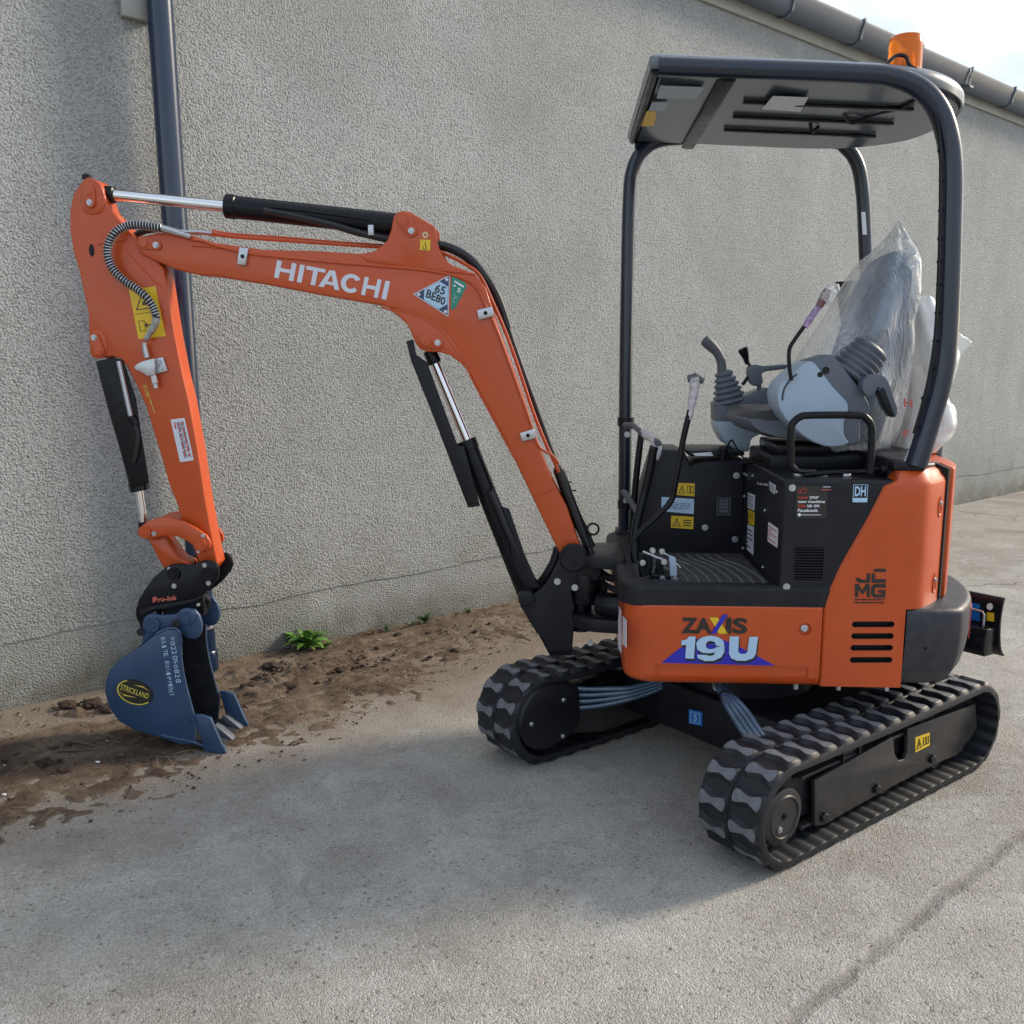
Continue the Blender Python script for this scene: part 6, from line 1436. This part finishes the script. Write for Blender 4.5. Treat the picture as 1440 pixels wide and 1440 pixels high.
b = MB(); b.tube(crv([Q(*c3(745, 300), .0), Q(*c3(775, 330), .0), Q(*c3(770, 380), -.01), Q(*c3(740, 420), -.01)], 5), .010, 10); b.make('hitch_hose', HOSE, qh)

# ---------------- bucket
bu = empty('bucket'); bu.parent = EX; YB = .128
side = [c3(*p) for p in [(372, 445), (395, 424), (430, 420), (480, 430), (570, 423), (600, 398), (645, 388), (690, 394), (720, 430), (737, 490), (733, 535), (712, 572), (690, 582), (625, 575), (607, 600), (608, 700), (622, 800), (645, 900), (672, 1000), (690, 1065), (725, 1180), (755, 1260), (700, 1275), (600, 1245), (480, 1195), (400, 1180), (300, 1150), (212, 1100), (150, 1010), (124, 915), (128, 845), (150, 780), (205, 712), (285, 662), (340, 625), (358, 600), (362, 530), (358, 480)]]
# the hanger ears are narrower than the bowl: separate plates
body_px = [c3(*p) for p in [(607, 600), (608, 700), (622, 800), (645, 900), (672, 1000), (690, 1065), (700, 1100), (690, 1240), (600, 1245), (480, 1205), (400, 1180), (300, 1150), (212, 1100), (150, 1010), (124, 915), (128, 845), (150, 780), (205, 712), (285, 662), (345, 630), (430, 560), (520, 520), (580, 525)]]
BPf = P2(body_px, YB); 
for sgn, nm in ((1, 'side_plate'), (-1, 'side_plate')):
    b = MB(); b.prism(BPf, sgn*YB, sgn*(YB-.010)); b.make(nm, BLUE, bu, bev=.0025)
    b = MB(); b.prism([(sum(p[0] for p in BPf)/len(BPf)+(x-sum(p[0] for p in BPf)/len(BPf))*.985, sum(p[1] for p in BPf)/len(BPf)+(z-sum(p[1] for p in BPf)/len(BPf))*.985) for x, z in BPf], sgn*(YB-.0101), sgn*(YB-.0125)); b.make('side_shade_sheet', BUCKIN, bu)  # added dark sheet, gives the plate's inner face its shade by colour
# shell wrapped round the outline from lip to back
sh = [c3(*p) for p in [(600, 560), (560, 522), (500, 530), (430, 560), (345, 630), (285, 662), (205, 712), (150, 780), (128, 845), (124, 915), (150, 1010), (212, 1100), (300, 1150), (400, 1180), (480, 1205), (600, 1245), (700, 1262), (770, 1275)]]
S_ = crv([(x, 0, z) for x, z in P2(sh, YB)], 3); b = MB(); rows = []
cxm = sum(p[0] for p in S_)/len(S_); czm = sum(p[2] for p in S_)/len(S_)
ins_ = []
for i, p in enumerate(S_):
    a, c_ = Vector(S_[max(0, i-1)]), Vector(S_[min(len(S_)-1, i+1)]); t = (c_-a).normalized(); nn = Vector((-t.z, 0, t.x))
    if nn.dot(Vector((cxm, 0, czm))-Vector(p)) < 0: nn = -nn
    ins_.append((Vector(p)+nn*.002, Vector(p)+nn*.014))
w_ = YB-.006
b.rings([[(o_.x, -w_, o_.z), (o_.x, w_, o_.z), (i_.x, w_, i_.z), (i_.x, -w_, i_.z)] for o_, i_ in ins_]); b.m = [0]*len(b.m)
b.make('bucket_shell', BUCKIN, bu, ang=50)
# hanger ears
earp = [c3(*p) for p in [(372, 445), (395, 424), (430, 420), (480, 430), (570, 423), (600, 398), (645, 388), (690, 394), (720, 430), (737, 490), (733, 535), (712, 572), (690, 582), (640, 575), (600, 540), (520, 525), (450, 545), (380, 600), (345, 628), (358, 600), (362, 530), (358, 480)]]
poly_both(earp, .100, .018, 'hanger_ear', BLUE, bu, bev=.005)
for c_, r_ in (((425, 487), .030), ((643, 438), .034)):
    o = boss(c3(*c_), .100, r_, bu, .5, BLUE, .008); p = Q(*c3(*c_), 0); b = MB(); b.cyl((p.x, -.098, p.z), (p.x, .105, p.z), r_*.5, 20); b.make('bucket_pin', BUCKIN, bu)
# cutting edge, side cutters and teeth
cutp = [c3(*p) for p in [(690, 1062), (730, 1062), (792, 1082), (820, 1150), (862, 1245), (880, 1275), (888, 1312), (870, 1312), (800, 1290), (750, 1290), (725, 1180)]]
ct = P2(cutp, YB+.008)
for sgn in (1, -1):
    b = MB(); b.prism(ct, sgn*(YB+.008), sgn*(YB-.008)); b.make('side_cutter', BLUE, bu, bev=.002)
lipA = Q(*c3(600, 1240), YB); lipB = Q(*c3(865, 1312), YB)
b = MB(); d = (lipB-lipA).normalized(); nn = Vector((-d.z, 0, d.x)); 
if nn.z < 0: nn = -nn
pr = [(lipA.x, lipA.z), (lipB.x, lipB.z), (lipB.x+nn.x*.004, lipB.z+nn.z*.004), (lipA.x+nn.x*.018+d.x*.02, lipA.z+nn.z*.018+d.z*.02)]
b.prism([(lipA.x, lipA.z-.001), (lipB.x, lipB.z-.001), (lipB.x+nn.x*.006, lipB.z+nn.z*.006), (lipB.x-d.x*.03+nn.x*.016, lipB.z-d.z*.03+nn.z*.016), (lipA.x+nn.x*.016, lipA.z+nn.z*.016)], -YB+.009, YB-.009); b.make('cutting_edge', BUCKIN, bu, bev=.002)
tip = Q(*c3(956, 1356), .112); base = Q(*c3(764, 1200), .112)
for yy in (.102, .0, -.102):
    dd = Vector((tip.x-base.x, 0, tip.z-base.z)); L1 = dd.length; dn = dd.normalized(); n2 = Vector((-dn.z, 0, dn.x)); n2 = n2 if n2.z > 0 else -n2
    B0 = Vector((base.x, yy, base.z)); rings = []
    for t, hw, lo_, hi_ in ((-.05, .016, -.014, .004), (.1, .019, -.016, .008), (.45, .0185, -.014, .008), (.8, .018, -.006, .004), (1.0, .017, .0, .0025)):
        c_ = B0 + dn*L1*t; rings.append([c_+Vector((0, -hw, 0))+n2*lo_, c_+Vector((0, hw, 0))+n2*lo_, c_+Vector((0, hw, 0))+n2*hi_, c_+Vector((0, -hw, 0))+n2*hi_])
    b = MB(); b.rings(rings); b.make('bucket_tooth', TOOTH, bu, bev=.0018)
# wear strips (weld ridges) and bolt head on the side
yline([(*c3(480, 1185), YB), (*c3(560, 1205), YB), (*c3(680, 1230), YB), (*c3(750, 1255), YB)], .005, 'wear_strip', BLUE, parent=bu)
yline([(*c3(690, 1085), YB), (*c3(720, 1160), YB), (*c3(755, 1250), YB)], .0035, 'wear_strip', BLUE, parent=bu)
yline([(*c3(450, 545), .126), (*c3(530, 512), YB-.006), (*c3(590, 525), YB-.004), (*c3(607, 600), YB-.003)], .006, 'wear_strip', BLUE, parent=bu)
for c_ in ((648, 1103), (500, 402)):
    p = Q(*c3(*c_), YB); 
    if c_[1] > 1000:
        b = MB(); b.lathe(p, (0, 1, 0), [(-.002, .016), (.004, .016), (.004, .011), (.011, .011)], 6); b.make('bolt', BLUE, bu)
# oval maker's badge, tilted
oc = Vector(c3(315, 915)); ov = lambda k, a, sx=1: tuple(oc + Vector((math.cos(a)*26.5*k, math.sin(a)*15.5*k)).to_2d() @ Matrix.Rotation(R(-18 if True else 0), 2)) 
def oval(k, n=28):
    o_ = []
    for i in range(n):
        a = 2*math.pi*i/n; x, y = math.cos(a)*26.5*k, math.sin(a)*17*k; an = R(18); o_.append((oc.x+x*math.cos(an)-y*math.sin(an), oc.y+x*math.sin(an)+y*math.cos(an)))
    return o_
kb = dict(v=YB)
o = patch('badge', oval(1.02), BUCKIN, bu, t=.0014, **kb)
ring_o, ring_i = oval(.98), oval(.90)
patch('badge_ring', ring_o[2:19]+list(reversed(ring_i[2:19])), YTXT, o, lift=.002, **kb); patch('badge_field', oval(.87), INK, o, lift=.0016, t=.0006, **kb)
text('STRICKLAND', [c3(222, 897), c3(398, 957), c3(408, 925), c3(232, 862)], YTXT, o, 'badge_lettering', .01, lift=.0032, **kb)
patch('badge_swoosh', [c3(205, 895), c3(240, 925), c3(325, 948), c3(250, 937)], YTXT, o, lift=.0028, **kb)
patch('badge_swoosh', [c3(310, 868), c3(365, 875), c3(405, 905), c3(370, 885)], YTXT, o, lift=.0028, **kb)
rgh = random.Random(11)
for st, (x0, y0), (x1, y1), hw in (('W022050828', (550, 562), (590, 856), 27), ('ELITE EQUIPMENT', (492, 568), (550, 942), 25)):
    nl = len(st); D = Vector((x1-x0, y1-y0)); dn = D.normalized(); nn = Vector((dn.y, -dn.x))      # letters run down the plate, tops to the right
    for i, ch in enumerate(st):
        if ch == ' ': continue
        wd = .62 if ch in 'I1' else 1
        c0 = Vector((x0, y0)) + D*((i+.08+rgh.uniform(-.06, .06))/nl); c1 = c0 + D*(.80*(.5 if ch == 'I' else 1)/nl)
        o1 = nn*(hw*.5*rgh.uniform(.85, 1.2)); j = nn*rgh.uniform(-2, 2); sk_ = dn*rgh.uniform(-2, 3)
        text(ch, [c3(*(c0-o1+j)), c3(*(c1-o1+j)), c3(*(c1+o1+j+sk_)), c3(*(c0+o1+j+sk_))], PALEB, bu, 'handwriting', -.004, lift=.0012, **kb)

# ---------------- keep the tree at thing > part > sub-part
def world(o):
    M = o.matrix_basis.copy()
    while o.parent: o = o.parent; M = o.matrix_basis @ M
    return M
for o in list(bpy.data.objects):
    ch = [o]
    while ch[-1].parent: ch.append(ch[-1].parent)
    if len(ch) > 3:                                    # ch[-1] thing, ch[-2] part
        Wm = world(o); np_ = ch[-2]; o.parent = np_; o.matrix_basis = world(np_).inverted() @ Wm
